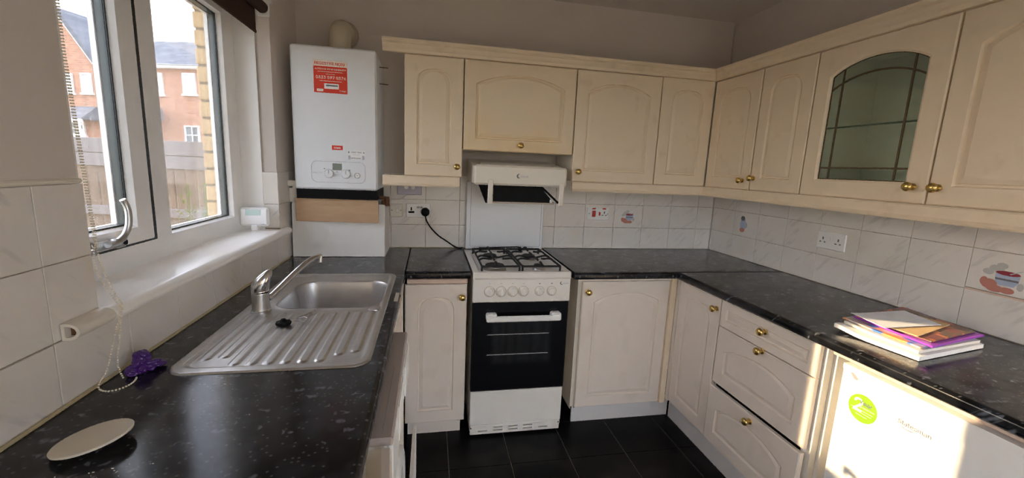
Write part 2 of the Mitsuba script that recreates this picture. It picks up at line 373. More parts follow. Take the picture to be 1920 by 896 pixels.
obj('frame', cat_([bx(-0.19, -0.12, -3.52, -2.68, 0.03, 0.12), bx(-0.19, -0.12, -3.52, -2.68, 2.02, 2.10), bx(-0.19, -0.12, -3.52, -3.44, 0.12, 2.02), bx(-0.19, -0.12, -2.76, -2.68, 0.12, 2.02)]), 'm_upvc', dr2)
obj('pane', trimesh.Trimesh([(-0.155, -3.44, 0.12), (-0.155, -2.76, 0.12), (-0.155, -2.76, 2.02), (-0.155, -3.44, 2.02)], [[0, 1, 2], [0, 2, 3]]), 'm_glass', dr2)

# wall tiles (208 x 154 mm grid)
TW, TH = 0.2079, 0.1546
rows = [(0.912, 1.0555), (1.0555, 1.2101), (1.2101, 1.3647)]
g = obj('grout', bx(0.0, W, 0.0045, 0.0075, 0.90, 1.362), 'm_grout', wb)
for i in range(-3, 12):
    u0, u1 = max(0.0, 0.4901+i*TW), min(W-0.001, 0.4901+(i+1)*TW)
    if u1-u0 < 0.012: continue
    for w0, w1 in rows:
        obj('tile', fr(tile_mesh(u0, u1, w0, w1), 'back', (0, 0.006, 0)), 'm_tile', wb)
g = obj('grout', bx(W+0.0045, W+0.0075, -2.75, 0, 0.90, 1.362), 'm_grout', wr)
PIC_J = 6
for j in range(-2, 12):
    v0, v1 = max(0.002, 0.222+(j-0)*TW), 0.222+(j+1)*TW
    if v1-v0 < 0.012: continue
    for q, (w0, w1) in enumerate(rows):
        lift = 0.012 if (j >= PIC_J and q == 1) else 0.0
        obj('tile', fr(tile_mesh(v0, v1, w0+lift*0.6, w1), 'right', (W+0.006, 0, 0)), 'm_tile', wr)
obj('bare_strip', bx(W+0.001, W+0.0072, -0.222-PIC_J*TW-1.0, -0.222-PIC_J*TW, 1.0485, 1.0605), 'm_strip', wr, label='bare tan strip of wall in a gap between tiles')
LR = [(0.912, 1.0476), (1.0476, 1.2022), (1.2022, 1.3568)]
obj('grout', bx(-0.0075, -0.0045, -2.66, -1.585, 0.90, 1.355), 'm_grout', wl)
obj('grout', bx(-0.0075, -0.0045, -1.585, -0.41, 0.90, 1.046), 'm_grout', wl)
obj('grout', bx(-0.0075, -0.0045, -0.41, 0.0, 0.90, 1.355), 'm_grout', wl)
for i in range(-4, 9):
    y0, y1 = -1.7061+i*TW, min(-0.001, -1.7061+(i+1)*TW)
    for q, (z0, z1) in enumerate(LR):
        segs = [(y0, y1)]
        if q > 0:
            segs = [(max(y0, a), min(y1, b)) for a, b in ((-9, WY0), (WY1, 0))]
        for a, b in segs:
            if b-a > 0.012:
                obj('tile', fr(tile_mesh(a, b, z0, z1 if q else min(z1, 1.046)), 'left', (-0.006, 0, 0)), 'm_tile', wl)
# reveal tiles on the far side of the window and the trim strip on top of the near tiles
obj('grout', bx(-0.072, -0.001, WY1-0.0005, WY1+0.003, 1.08, 1.355), 'm_grout', wl)
for z0, z1 in ((1.085, 1.2022), (1.2022, 1.3568)):
    obj('tile', fr(tile_mesh(-0.07, 0.0, z0, z1, t=0.004), 'back', (0, WY1, 0)), 'm_tile', wl)
obj('tile_trim', rbx(-0.007, 0.001, -2.66, WY0, 1.3568, 1.3668, 0.003), 'm_nose', wl)
obj('reveal_panel', bx(-0.16, -0.067, WY1-0.006, WY1-0.001, 1.08, WZ1-0.001), 'm_upvc', wl)
obj('reveal_panel', bx(-0.16, -0.006, WY0-0.006, WY0-0.001, 1.08, WZ1-0.001), 'm_plaster_white', wl)
obj('sealant', rbx(0.0, 0.008, -2.66, -0.30, 0.909, 0.917, 0.003), 'm_silicone', wl, label='yellowed silicone bead')
obj('sealant', rbx(0.485, 0.93, -0.008, -0.001, 0.909, 0.914, 0.002), 'm_silicone', wb, label='yellowed silicone bead')

# outer brick leaf on the far side of the window
ow = struct('wall_outside')
scene[ow] = ply(cat_([bx(-0.305, -0.212, -0.412, 0.6, -0.1, 2.9), bx(-0.31, -0.21, -0.42, 0.6, 2.9, 3.0), bx(-0.31, -0.207, YB-0.2, -3.52, -0.1, 3.0), bx(-0.31, -0.207, -2.68, WY0-0.12, -0.1, 3.0), bx(-0.31, -0.207, -3.52, -2.68, 2.10, 3.0), bx(-0.31, -0.207, WY0-0.12, -0.42, -0.1, 1.02), bx(-0.31, -0.207, WY0-0.12, -0.42, 2.16, 3.0)]), 'm_mortar')
for c in range(24):
    z0 = 0.985+c*0.0765
    cuts = [-0.42, -0.42+0.1025, -0.42+0.3275, -0.42+0.5525] if c % 2 else [-0.42, -0.42+0.215, -0.42+0.44, -0.42+0.665]
    for a, b in zip(cuts, cuts[1:]):
        j = RNG.uniform(-0.0015, 0.0015)
        obj('brick', rbx(-0.311+j, -0.2105, a+0.001, b-0.010, z0, z0+0.066, 0.003), 'm_brick', ow)

# ------------------------------------------------------------------ window 1
w1 = struct('window_1')
XI, XO = -0.155, -0.220           # inner and outer face of the frame
GX0, GX1 = -0.176, -0.202         # inner and outer glass sheet
fy0, fy1, fz0, fz1 = -1.583, -0.418, 1.078, 2.098
def frame_mesh(y0, y1, z0, z1, holes, x0, x1, bev=0.010):
    P = Polygon([(y0, z0), (y1, z0), (y1, z1), (y0, z1)], [[(a, c), (b, c), (b, d), (a, d)] for a, b, c, d in holes])
    return fr(extrude(P, x1-x0), 'left', (x0, 0, 0))
H1 = (-1.003, -0.522, 1.152, 2.022)
SASH = (-1.512, -1.086, 1.150, 2.028)
obj('frame', frame_mesh(fy0, fy1, fz0, fz1, [H1, SASH], XO, XI), 'm_upvc', w1)
def bead(y0, y1, z0, z1, x0, x1, s=0.012):
    """sloped glazing bead round an opening: from the frame face x1 down to the glass x0"""
    A = np.array([(x1, y0-s*0, z0), (x1, y1, z0), (x1, y1, z1), (x1, y0, z1)], float)
    B = np.array([(x0, y0+s, z0+s), (x0, y1-s, z0+s), (x0, y1-s, z1-s), (x0, y0+s, z1-s)], float)
    return loft([A, B], cap=False)
def glazing(parent, y0, y1, z0, z1, s=0.007):
    obj('bead', bead(y0, y1, z0, z1, GX0, XI, s), 'm_upvc', parent)
    a, b, c, d = y0+s, y1-s, z0+s, z1-s
    P = lambda e: Polygon([(a-0.008, c-0.008), (b+0.008, c-0.008), (b+0.008, d+0.008), (a-0.008, d+0.008)], [[(a+e, c+e), (b-e, c+e), (b-e, d-e), (a+e, d-e)]])
    obj('gasket', fr(extrude(P(0.004), 0.003), 'left', (GX0-0.001, 0, 0)), 'm_gasket', parent)
    obj('spacer', fr(extrude(P(0.003), abs(GX1-GX0)-0.006), 'left', (GX1+0.003, 0, 0)), 'm_spacer', parent)
    obj('rebate', fr(extrude(P(0.004), 0.014), 'left', (GX1-0.016, 0, 0)), 'm_upvc', parent)
    for x in (GX0-0.003, GX1):
        obj('pane', trimesh.Trimesh([(x, a-0.004, c-0.004), (x, b+0.004, c-0.004), (x, b+0.004, d+0.004), (x, a-0.004, d+0.004)], [[0, 1, 2], [0, 2, 3]]), 'm_dusty_glass' if x == GX1 else 'm_glass', parent)
glazing(w1, *H1)
sh = obj('sash', frame_mesh(SASH[0]+0.003, SASH[1]-0.011, SASH[2]+0.004, SASH[3]-0.004, [(-1.43, -1.170, 1.200, 1.972)], XO-0.004, XI), 'm_upvc', w1)
obj('gap_seal', frame_mesh(SASH[0], SASH[1], SASH[2], SASH[3], [(SASH[0]+0.004, SASH[1]-0.004, SASH[2]+0.004, SASH[3]-0.004)], XO, XI-0.004), 'm_gasket', w1)
obj('gap_seal', frame_mesh(SASH[0], SASH[1]+0.002, SASH[2]-0.002, SASH[3]+0.002, [(SASH[0]+0.003, SASH[1]-0.010, SASH[2]+0.004, SASH[3]-0.004)], XI-0.003, XI+0.0008), 'm_gasket', w1)
glazing(sh, -1.43, -1.170, 1.200, 1.972)
# casement handle at the foot of the sash: base plate, arm curving up
hb = XI+0.001
hm = cat_([rbx(hb, hb+0.012, -1.37, -1.27, 1.158, 1.184, 0.004), rbx(hb+0.004, hb+0.034, -1.315, -1.275, 1.160, 1.186, 0.006),
           tube(curve([(hb+0.022, -1.335, 1.176), (hb+0.026, -1.30, 1.178), (hb+0.032, -1.276, 1.200), (hb+0.035, -1.265, 1.24), (hb+0.030, -1.262, 1.275), (hb+0.026, -1.268, 1.292)], 24), [0.010]*8+[0.0085]*16, 12)])
obj('handle', hm, 'm_dull_chrome', w1, smooth=40, label='grey metal casement handle')
obj('handle_lock', cyl((hb+0.034, -1.288, 1.174), (hb+0.0365, -1.288, 1.174), 0.007), 'm_black', w1)
obj('handle_catch', cat_([rbx(hb, hb+0.018, -1.40, -1.375, 1.152, 1.172, 0.004), cyl((hb+0.018, -1.387, 1.164), (hb+0.024, -1.387, 1.164), 0.009)]), 'm_dull_chrome', w1, smooth=40)
# dried splashes on the panes
sp = []
for _ in range(70):
    y, z = (RNG.uniform(-0.98, -0.56), 1.17+0.5*RNG.random()**1.6) if RNG.random() < 0.55 else (RNG.uniform(-1.40, -1.20), 1.22+0.45*RNG.random()**1.6)
    s = RNG.uniform(0.0008, 0.0022); b = trimesh.creation.icosphere(1, s)
    b.apply_scale([0.4, 1, RNG.uniform(1, 3.0)]); b.apply_translation([GX1-0.001, y, z]); sp.append(b)
obj('splash_marks', cat_(sp), 'm_white', w1, kind='stuff')
# window board with rounded nose
def nose_profile(x0, x1, z0, z1, r=0.018, n=6):
    pts = [(x0, z0), (x1-r, z0)]
    pts += [(x1-r+r*math.sin(a), (z0+z1)/2-(z1-z0)/2*math.cos(a)) for a in np.linspace(0, np.pi, 2*n+1)[1:-1]]
    pts += [(x1-r, z1), (x0, z1)]
    return Polygon(pts)
def along_y(poly, y0, y1):
    m = extrude(poly, y1-y0)                       # local x, z, along -> world x, y, z
    return fr(m, 'flat', (0, y1, 0), axes=([1, 0, 0], [0, 0, 1], [0, -1, 0]))
def along_x(poly, x0, x1):
    """profile (depth from the wall, z) run along x"""
    m = extrude(poly, x1-x0)
    return fr(m, 'flat', (x0, 0, 0), axes=([0, -1, 0], [0, 0, 1], [-1, 0, 0])) if False else fr(m, 'flat', (x1, 0, 0), axes=([0, -1, 0], [0, 0, 1], [-1, 0, 0]))
sill = obj('sill', cat_([bx(-0.16, 0.006, WY0+0.001, WY1-0.007, 1.058, 1.0805)]), 'm_sill', w1)
nose_o = Polygon([(0.002, 1.047)] + [(0.010+0.024*math.sin(a), 1.064-0.018*math.cos(a)) for a in np.linspace(0.1, np.pi-0.1, 11)] + [(0.002, 1.0815)])
obj('sill_nose', along_y(nose_o, WY0-0.002, -0.345), 'm_sill', w1, smooth=40)
hollow = Polygon(nose_o.exterior.coords, [list(nose_o.buffer(-0.006).exterior.coords)])
obj('sill_nose_end', along_y(hollow, WY0-0.105, WY0-0.002), 'm_nose', w1, smooth=40, label='yellowed hollow end of the sill nosing')
obj('nose_core', bx(0.003, 0.026, WY0-0.09, WY0-0.003, 1.053, 1.076), 'm_rust', w1)

# ------------------------------------------------------------------ outside
k = struct('ground'); scene[k] = ply(bx(-60, -0.35, -30, 60, -0.22, -0.12), 'm_ground')
k2 = struct('ground_rear'); scene[k2] = ply(bx(-60, 60, -40, YB-0.25, -0.22, -0.12), 'm_ground')
TH75 = math.radians(75); FN = np.array([math.cos(TH75), math.sin(TH75), 0]); FE = np.array([math.sin(TH75), -math.cos(TH75), 0])
FAX = (FE.tolist(), [0, 0, 1], (-FN).tolist())
def facade(m, D): o = CAM+FN*D; o[2] = 0; return fr(m, 'flat', o, axes=FAX)
def lb(u0, u1, w0, w1, d0, d1): return bx(u0, u1, w0, w1, d0, d1)
def prism_gable(u0, u1, w0, w1, d0, d1):
    return extrude(Polygon([(u0, w0), (u1, w0), ((u0+u1)/2, w1)]), d1-d0, d0)
DH = 15.0
hs = thing('brick_house', 'long red brick terraced house with slate roof, seen through both panes of the window', 'house')
obj('wall', facade(lb(-19.8, -11.2, -0.15, 4.52, -5.0, 0), DH), 'm_house', hs)
roof = loft([np.array([(-19.9, 4.50, 0.25), (-11.1, 4.50, 0.25), (-11.1, 4.50, -5.2), (-19.9, 4.50, -5.2)]), np.array([(-19.9, 5.95, -2.4), (-11.1, 5.95, -2.4), (-11.1, 5.95, -2.6), (-19.9, 5.95, -2.6)])])
obj('roof', facade(roof, DH), 'm_slate', hs)
obj('fascia_board', facade(lb(-16.1, -11.2, 4.40, 4.53, 0.0, 0.22), DH), 'm_far_white', hs)
gb = obj('gable', facade(cat_([lb(-18.35, -16.20, -0.15, 4.55, 0.0, 0.35), prism_gable(-18.35, -16.20, 4.55, 6.05, -2.4, 0.35)]), DH), 'm_house', hs)
for s in (-1, 1):
    a, b = np.array([-17.27, 6.22]), np.array([-17.27+s*1.25, 4.47])
    nrm = np.array([a[1]-b[1], b[0]-a[0]]); nrm = nrm/np.linalg.norm(nrm)*0.07*(1 if nrm[1] > 0 else -1)
    quad = Polygon([tuple(a-nrm), tuple(b-nrm), tuple(b+nrm), tuple(a+nrm)])
    obj('gable_roof', facade(extrude(quad, 2.95, -2.5), DH), 'm_slate', hs)
    quad2 = Polygon([tuple(a-nrm*1.6), tuple(b-nrm*1.6), tuple(b-nrm*0.9), tuple(a-nrm*0.9)])
    obj('barge_board', facade(extrude(quad2, 0.06, 0.38), DH), 'm_far_white', hs)
def house_window(u0, u1, w0, w1, d, net=False, bars=True):
    f = obj('window', facade(extrude(Polygon([(u0, w0), (u1, w0), (u1, w1), (u0, w1)], [[(u0+.06, w0+.06), (u1-.06, w0+.06), (u1-.06, w1-.06), (u0+.06, w1-.06)]]), 0.06, d), DH), 'm_far_white', hs)
    obj('pane', facade(lb(u0+.05, u1-.05, w0+.05, w1-.05, d, d+0.02), DH), 'm_net' if net else 'm_far_glass', f)
    if bars:
        obj('glazing_bar', facade(cat_([lb((u0+u1)/2-.02, (u0+u1)/2+.02, w0+.05, w1-.05, d+.02, d+.05), lb(u0+.05, u1-.05, (w0+w1)/2-.02, (w0+w1)/2+.02, d+.02, d+.05)]), DH), 'm_far_white', f)
    obj('window_sill', facade(lb(u0-.05, u1+.05, w0-.07, w0, d, d+0.08), DH), 'm_far_white', f)
house_window(-17.42, -16.98, 3.40, 4.08, 0.36, True, False)
house_window(-16.66, -16.26, 3.42, 4.10, 0.36, True, False)
house_window(-14.35, -13.88, 3.50, 4.25, 0.0, True, False)
house_window(-13.12, -12.62, 3.55, 4.28, 0.0, True, False)
house_window(-17.36, -16.72, 1.92, 2.42, 0.36)
house_window(-13.20, -12.62, 1.75, 2.44, 0.0)
for (u0, u1, wt, wb_) in ((-17.30, -16.05, 2.93, 2.45), (-14.75, -13.75, 2.98, 2.55)):
    pc = obj('porch_roof', facade(loft([np.array([(u0-.1, wb_, 0.36), (u1+.1, wb_, 0.36), (u1+.1, wb_, 1.2), (u0-.1, wb_, 1.2)]), np.array([(u0+.4, wt, 0.30), (u1, wt, 0.30), (u1, wt, 0.5), (u0+.4, wt, 0.5)])]), DH), 'm_slate', hs)
    obj('porch_fascia', facade(lb(u0-.1, u1+.1, wb_-.12, wb_, 1.12, 1.2), DH), 'm_far_white', pc)
    obj('porch_post', facade(lb(u1-.06, u1+.04, -0.1, wb_, 1.05, 1.15), DH), 'm_far_white', pc)
DF = 3.5
fn = thing('garden_fence', 'weathered brown timber garden fence with a solid board band along its top', 'fence')
for i in range(38):
    u = -6.2+i*0.103
    obj('slat', facade(rbx(u, u+0.088, -0.1, 1.50-0.01*RNG.random(), -0.02, 0.0, 0.003), DF), 'm_fence', fn)
for w0, w1 in ((1.29, 1.40), (1.405, 1.53)): obj('top_board', facade(rbx(-6.25, -2.22, w0, w1, 0.002, 0.022, 0.003), DF), 'm_rail', fn)
obj('rail', facade(rbx(-6.25, -2.22, 0.86, 0.94, 0.002, 0.04, 0.004), DF), 'm_rail', fn)
obj('rail', facade(rbx(-6.25, -2.22, 0.30, 0.38, 0.002, 0.04, 0.004), DF), 'm_rail', fn)
for u in (-6.2, -4.45, -2.30): obj('post', facade(rbx(u, u+0.09, -0.12, 1.56, -0.12, -0.022, 0.004), DF), 'm_fence', fn)
lv = []
for c in range(3):
    for _ in range(46):
        u, w = -3.0+0.16*c+RNG.normal(0, 0.05), 0.75+0.42*RNG.random()+0.05*c
        q = trimesh.Trimesh([(0, -.016, 0), (.010, 0, .002), (0, .022, 0), (-.010, 0, .002)], [[0, 1, 2], [0, 2, 3]])
        q.apply_transform(trimesh.transformations.random_rotation_matrix(RNG.random(3))); q.apply_translation([u, w, 0.11+0.04*RNG.random()]); lv.append(q)
pt = thing('climbing_plant', 'straggly green plant growing up in front of the garden fence', 'plant')
obj('leaves', facade(cat_(lv), DF), 'm_leaf', pt, kind='stuff')
for c in range(3):
    obj('stem', facade(tube([(-3.0+0.16*c, -0.12, 0.12), (-3.01+0.16*c, 0.5, 0.12), (-2.99+0.16*c, 1.18, 0.125)], 0.005, 6), DF), 'm_leaf', pt)

# ------------------------------------------------------------------ roller blind and its chain
bl = thing('roller_blind', 'dark brown roller blind rolled up at the top of the window', 'blind')
BX = -0.012
obj('tube', cyl((BX+0.002, -1.57, 2.075), (BX+0.002, -0.47, 2.075), 0.024), 'm_blind', bl, smooth=40)
obj('fabric', bx(BX-0.024, BX-0.0225, -1.56, -0.485, 1.972, 2.075), 'm_blind', bl)
obj('bottom_bar', rbx(BX-0.027, BX-0.019, -1.56, -0.485, 1.962, 1.976, 0.003), 'm_blind', bl)
obj('bracket', cat_([rbx(BX-0.02, BX+0.03, -0.468, -0.462, 2.04, 2.115, 0.002), rbx(BX-0.02, BX+0.03, -0.468, -0.415, 2.11, 2.115, 0.002)]), 'm_white', bl, label='white bracket')
obj('bracket', rbx(BX-0.02, BX+0.03, -1.578, -1.572, 2.04, 2.115, 0.002), 'm_white', bl, label='white bracket')
# the chain: one strand down the near jamb, a loop lying on the worktop, the other strand back up
top1 = np.array([(-0.012, -1.577, 2.06), (-0.012, -1.577, 1.62), (-0.006, -1.577, 1.45), (0.0025, -1.577, 1.22)]); top2 = top1[:, :]*1.0; top2[:, 0] += 0.004
lin = lambda P: np.vstack([P[i] + (P[i+1]-P[i])*np.linspace(0, 1, 40)[:, None] for i in range(len(P)-1)])
ch = np.vstack([lin(top1), curve([(0.0025, -1.577, 1.22), (0.006, -1.576, 1.14), (0.022, -1.568, 1.092), (0.036, -1.578, 1.076), (0.038, -1.588, 1.055), (0.036, -1.618, 0.992), (0.032, -1.641, 0.945), (0.018, -1.640, 0.918), (0.042, -1.652, 0.9135), (0.064, -1.638, 0.9135), (0.066, -1.603, 0.9135), (0.060, -1.590, 0.9135)], 160)])
ch2 = np.vstack([lin(top2), curve([(0.0065, -1.577, 1.22), (0.010, -1.566, 1.14), (0.020, -1.554, 1.089), (0.036, -1.570, 1.077), (0.038, -1.580, 1.060), (0.036, -1.591, 1.006), (0.036, -1.604, 0.964), (0.037, -1.601, 0.930), (0.038, -1.596, 0.9145)], 110)])
beads = []
for P in (ch, ch2):
    d = np.r_[0, np.cumsum(np.linalg.norm(np.diff(P, axis=0), axis=1))]
    for s in np.arange(0, d[-1], 0.006):
        b = trimesh.creation.icosphere(1, 0.0021); b.apply_translation([np.interp(s, d, P[:, q]) for q in range(3)]); beads.append(b)
obj('bead_chain', cat_(beads), 'm_bead', bl, smooth=True, label='cream bead chain', kind='stuff')

# ------------------------------------------------------------------ worktops
def worktop_profile(d, r=0.014):
    z0, z1 = 0.872, ZC
    arc = lambda cx, cz, a0, a1: [(cx+r*math.cos(a), cz+r*math.sin(a)) for a in np.linspace(a0, a1, 6)]
    return Polygon([(0.001, z0)] + arc(d-r, z0+r, -math.pi/2, 0) + arc(d-r, z1-r, 0, math.pi/2) + [(0.001, z1)])
wtL = thing('worktop', 'long dark speckled worktop holding the sink under the window', 'worktop')
mL = diff(along_y(worktop_profile(0.612), -2.66, -0.001), bx(0.125, 0.555, -1.57, -0.67, 0.8, 1.0))
obj('slab', mL, 'm_worktop', wtL, smooth=30)
chip = [bx(0.6, 0.6135, -1.05, -0.98, 0.878, 0.903), bx(0.6, 0.6135, -0.95, -0.80, 0.874, 0.905), bx(0.592, 0.606, -1.06, -0.95, 0.905, 0.9106)]
obj('chipped_edge', cat_(chip), 'm_chip', wtL, label='chipped pale edge where the laminate is missing')
wtM = thing('worktop', 'short dark worktop between the sink run and the gas cooker', 'worktop')
def along_x(poly, x0, x1):
    m = extrude(poly, x1-x0)                       # local (depth, z, along) -> (-y, z, -x) is right-handed
    return fr(m, 'flat', (x1, 0, 0), axes=([0, -1, 0], [0, 0, 1], [-1, 0, 0]))
obj('slab', along_x(worktop_profile(0.615), 0.6145, 0.925), 'm_worktop', wtM, smooth=30)
obj('joint_strip', bx(0.611, 0.6145, -0.60, -0.001, 0.88, 0.9118), 'm_joint', wtM)
wtR = thing('worktop', 'dark worktop in the corner to the right of the gas cooker', 'worktop')
obj('slab', along_x(worktop_profile(0.655), 1.458, W), 'm_worktop', wtR, smooth=30)
wtE = thing('worktop', 'long dark worktop along the right wall with a heap of post on it', 'worktop')
mE = along_y(worktop_profile(0.655), -2.95, -0.657)
mE.apply_transform(np.diag([-1, 1, 1, 1])); mE.invert(); mE.apply_translation([W, 0, 0])
obj('slab', mE, 'm_worktop', wtE, smooth=30)
obj('joint_strip', bx(2.045, W-0.001, -0.6585, -0.6540, 0.88, 0.9114), 'm_joint', wtE)

# ------------------------------------------------------------------ wall cabinets
def door(parent, o, at, w, h, mat, kn=None, name='door', **k):
    d = obj(name, fr(door_mesh(w, h, **k), o, at), mat, parent)
    if kn: knob(d, o, (np.array(at) + np.array(FR[o][0])*kn[0] + np.array(FR[o][1])*kn[1] + np.array(FR[o][2])*0.019).tolist())
    return d
ZU0, ZU1, G = 1.366, 1.976, 0.0024
yb = -0.301; xr = 2.389
c = thing('wall_cabinet', group='wall cabinets', label='narrow cream wall cabinet with an arched door, next to the boiler', cat='cabinet')
obj('carcass', bx(0.589, 0.893, -0.300, 0, ZU0, ZU1), 'm_carcass', c)
door(c, 'back', (0.587+G, yb, ZU0-0.002), 0.306-2*G, 0.611, 'm_door', (0.274, 0.055), rise=0.065, narrow=True)
c = thing('wall_cabinet', group='wall cabinets', label='short yellowed cream wall cabinet with a lift-up door above the cooker hood', cat='cabinet')
obj('carcass', bx(0.897, 1.512, -0.300, 0, 1.515, ZU1), 'm_carcass', c)
door(c, 'back', (0.894+G, yb, 1.512), 0.620-2*G, 0.463, 'm_flap', (0.312, 0.036), name='lift_up_door', rise=0.055)
c = thing('wall_cabinet', group='wall cabinets', label='wide cream wall cabinet with an arched door, directly right of the cooker hood', cat='cabinet')
obj('carcass', bx(1.518, 2.028, -0.300, 0, ZU0, ZU1), 'm_carcass', c)
door(c, 'back', (1.516+G, yb, ZU0-0.002), 0.514-2*G, 0.611, 'm_door', (0.031, 0.057), rise=0.055)
c = thing('corner_wall_cabinet', 'cream corner wall cabinet with two doors meeting in the corner of the room', 'cabinet')
obj('carcass', union(bx(2.032, W, -0.300, 0, ZU0, ZU1), bx(2.390, W, -0.688, 0, ZU0, ZU1)), 'm_carcass', c)
door(c, 'back', (2.031+G, yb, ZU0-0.002), 0.338-2*G, 0.613, 'm_door', None, rise=0.06, narrow=True)
door(c, 'right', (xr, -0.324, ZU0-0.002), 0.364-2*G, 0.609, 'm_door', (0.310, 0.048), rise=0.06, narrow=True)
c = thing('wall_cabinet', group='wall cabinets', label='narrow cream wall cabinet with a solid door, directly left of the glazed cabinet', cat='cabinet')
obj('carcass', bx(2.390, W, -0.998, -0.692, ZU0, ZU1), 'm_carcass', c)
door(c, 'right', (xr, -0.689-G, ZU0-0.002), 0.310-2*G, 0.611, 'm_door', (0.020, 0.062), rise=0.06, narrow=True)
c = thing('wall_cabinet', group='wall cabinets', label='cream wall cabinet with a leaded glass door and a glass shelf inside', cat='cabinet')
obj('carcass', cat_([bx(2.674, W, -1.502, -1.002, ZU0, ZU1), bx(2.390, 2.674, -1.502, -1.486, ZU0, ZU1), bx(2.390, 2.674, -1.018, -1.002, ZU0, ZU1), bx(2.390, 2.674, -1.486, -1.018, ZU0, ZU0+0.016), bx(2.390, 2.674, -1.486, -1.018, ZU1-0.016, ZU1)]), 'm_carcass_white', c)
gd = door(c, 'right', (xr, -1.000-G, ZU0-0.002), 0.503-2*G, 0.611, 'm_door', (0.456, 0.057), name='glazed_door', rise=0.05, hole=True, m=0.064)
gw, gh = 0.500, 0.611
Pg = Polygon(arch(gw, gh, 0.004, 0.05, 0.064))
gm = trimesh.creation.triangulate_polygon(Pg, engine='earcut')
obj('pane', fr(trimesh.Trimesh(np.c_[gm[0], np.full(len(gm[0]), 0.006)], gm[1]), 'right', (xr, -1.0015, ZU0-0.002)), 'm_cabinet_glass', gd)
lead = []
A8 = arch(gw, gh, 0.008, 0.05, 0.064); A58 = arch(gw, gh, 0.056, 0.05, 0.064)
lead.append(Polygon(arch(gw, gh, 0.004, 0.05, 0.064)).difference(Polygon(arch(gw, gh, 0.012, 0.05, 0.064))))
vis = Polygon(A8); x0, x1 = 0.064+0.055, gw-0.064-0.055
for xx in (x0, x1): lead.append(sbox(xx-0.0035, 0, xx+0.0035, gh).intersection(vis))
lead.append(sbox(0, 0.064+0.052, gw, 0.064+0.059).intersection(vis))
top = [(x, z-0.052) for x, z in A8[2:]]
band = Polygon(top + [(x, z-0.007) for x, z in top[::-1]])
lead.append(band.intersection(vis))
obj('lead_strips', fr(extrude(unary_union(lead).buffer(0), 0.004, 0.005), 'right', (xr, -1.0015, ZU0-0.002)), 'm_lead', gd, label='dark leading')
obj('glass_shelf', bx(2.400, 2.672, -1.484, -1.020, 1.648, 1.653), 'm_glass', c)
obj('shelf_edge', bx(2.3965, 2.400, -1.484, -1.020, 1.647, 1.654), 'm_shelf_edge', c, label='green front edge of the glass shelf')
c = thing('wall_cabinet', group='wall cabinets', label='cream wall cabinet at the right edge of the picture, right of the glazed cabinet', cat='cabinet')
obj('carcass', bx(2.390, W, -2.00, -1.506, ZU0, ZU1), 'm_carcass', c)
door(c, 'right', (xr, -1.504-G, ZU0-0.002), 0.50-2*G, 0.611, 'm_door', (0.027, 0.057), rise=0.05)
# cornice and pelmet
CP = [(-0.010, 1.978), (0.008, 1.978), (0.010, 1.992), (0.018, 2.000), (0.024, 2.014), (0.036, 2.020), (0.040, 2.026), (0.040, 2.036), (-0.010, 2.036)]
PP = [(-0.006, 1.308), (0.016, 1.308), (0.019, 1.314), (0.016, 1.320), (0.012, 1.324), (0.012, 1.357), (0.008, 1.3625), (-0.006, 1.3625)]
def run_back(P, x0, x1): return along_x(Polygon([(0.32+a, z) for a, z in P]), x0, x1)
def run_right(P, y0, y1):
    m = along_y(Polygon([(0.32+a, z) for a, z in P]), y0, y1); m.apply_transform(np.diag([-1, 1, 1, 1])); m.invert(); m.apply_translation([W, 0, 0]); return m
mitre = lambda m, s: tri(man(m).trim_by_plane([-s*0.70710678, s*0.70710678, 0], float(-s*0.70710678*2.37 + s*0.70710678*-0.32)))
k = single('cornice', mitre(run_back(CP, 0.483, 2.40), 1), 'm_door', 'cream moulded cornice along the top of the back wall cabinets', 'cornice', smooth=25)
k = single('cornice', mitre(run_right(CP, -2.05, -0.29), -1), 'm_door', 'cream moulded cornice along the top of the right wall cabinets', 'cornice', smooth=25)
single('pelmet', run_back(PP, 0.478, 0.880), 'm_door', 'short loose cream pelmet under the narrow cabinet by the boiler', 'pelmet', smooth=25)
single('pelmet', mitre(run_back(PP, 1.520, 2.40), 1), 'm_door', 'cream pelmet under the back wall cabinets right of the hood', 'pelmet', smooth=25)
single('pelmet', mitre(run_right(PP, -2.05, -0.29), -1), 'm_door', 'long cream pelmet under the right wall cabinets', 'pelmet', smooth=25)

# ------------------------------------------------------------------ base cabinets
c = thing('base_cabinet', group='base cabinets', label='cream base cabinet with an arched door, directly left of the gas cooker', cat='cabinet')
obj('carcass', bx(0.617, 0.910, -0.580, -0.002, 0.098, 0.868), 'm_carcass', c)
obj('top_rail', bx(0.617, 0.912, -0.598, -0.580, 0.846, 0.868), 'm_strip', c)
door(c, 'back', (0.606, -0.581, 0.096), 0.305, 0.746, 'm_door_low', (0.280, 0.682), rise=0.07, narrow=True)
obj('plinth', bx(0.617, 0.895, -0.545, -0.530, 0.0, 0.096), 'm_door_low', c)
obj('screw', cyl((0.884, -0.545, 0.066), (0.884, -0.5465, 0.066), 0.004, 10), 'm_black', c)
c = thing('base_cabinet', group='base cabinets', label='wide cream base cabinet with an arched door, right of the gas cooker', cat='cabinet')
obj('carcass', bx(1.500, 2.066, -0.580, -0.002, 0.118, 0.868), 'm_carcass', c)
obj('top_rail', bx(1.500, 2.066, -0.598, -0.580, 0.852, 0.870), 'm_door_low', c)
door(c, 'back', (1.525, -0.581, 0.122), 0.510, 0.728, 'm_door_low', (0.028, 0.672), rise=0.05)
obj('corner_post', bx(2.037, 2.068, -0.612, -0.580, 0.122, 0.868), 'm_door', c)
obj('side_panel', bx(1.497, 1.500, -0.600, -0.002, 0.118, 0.868), 'm_carcass', c)
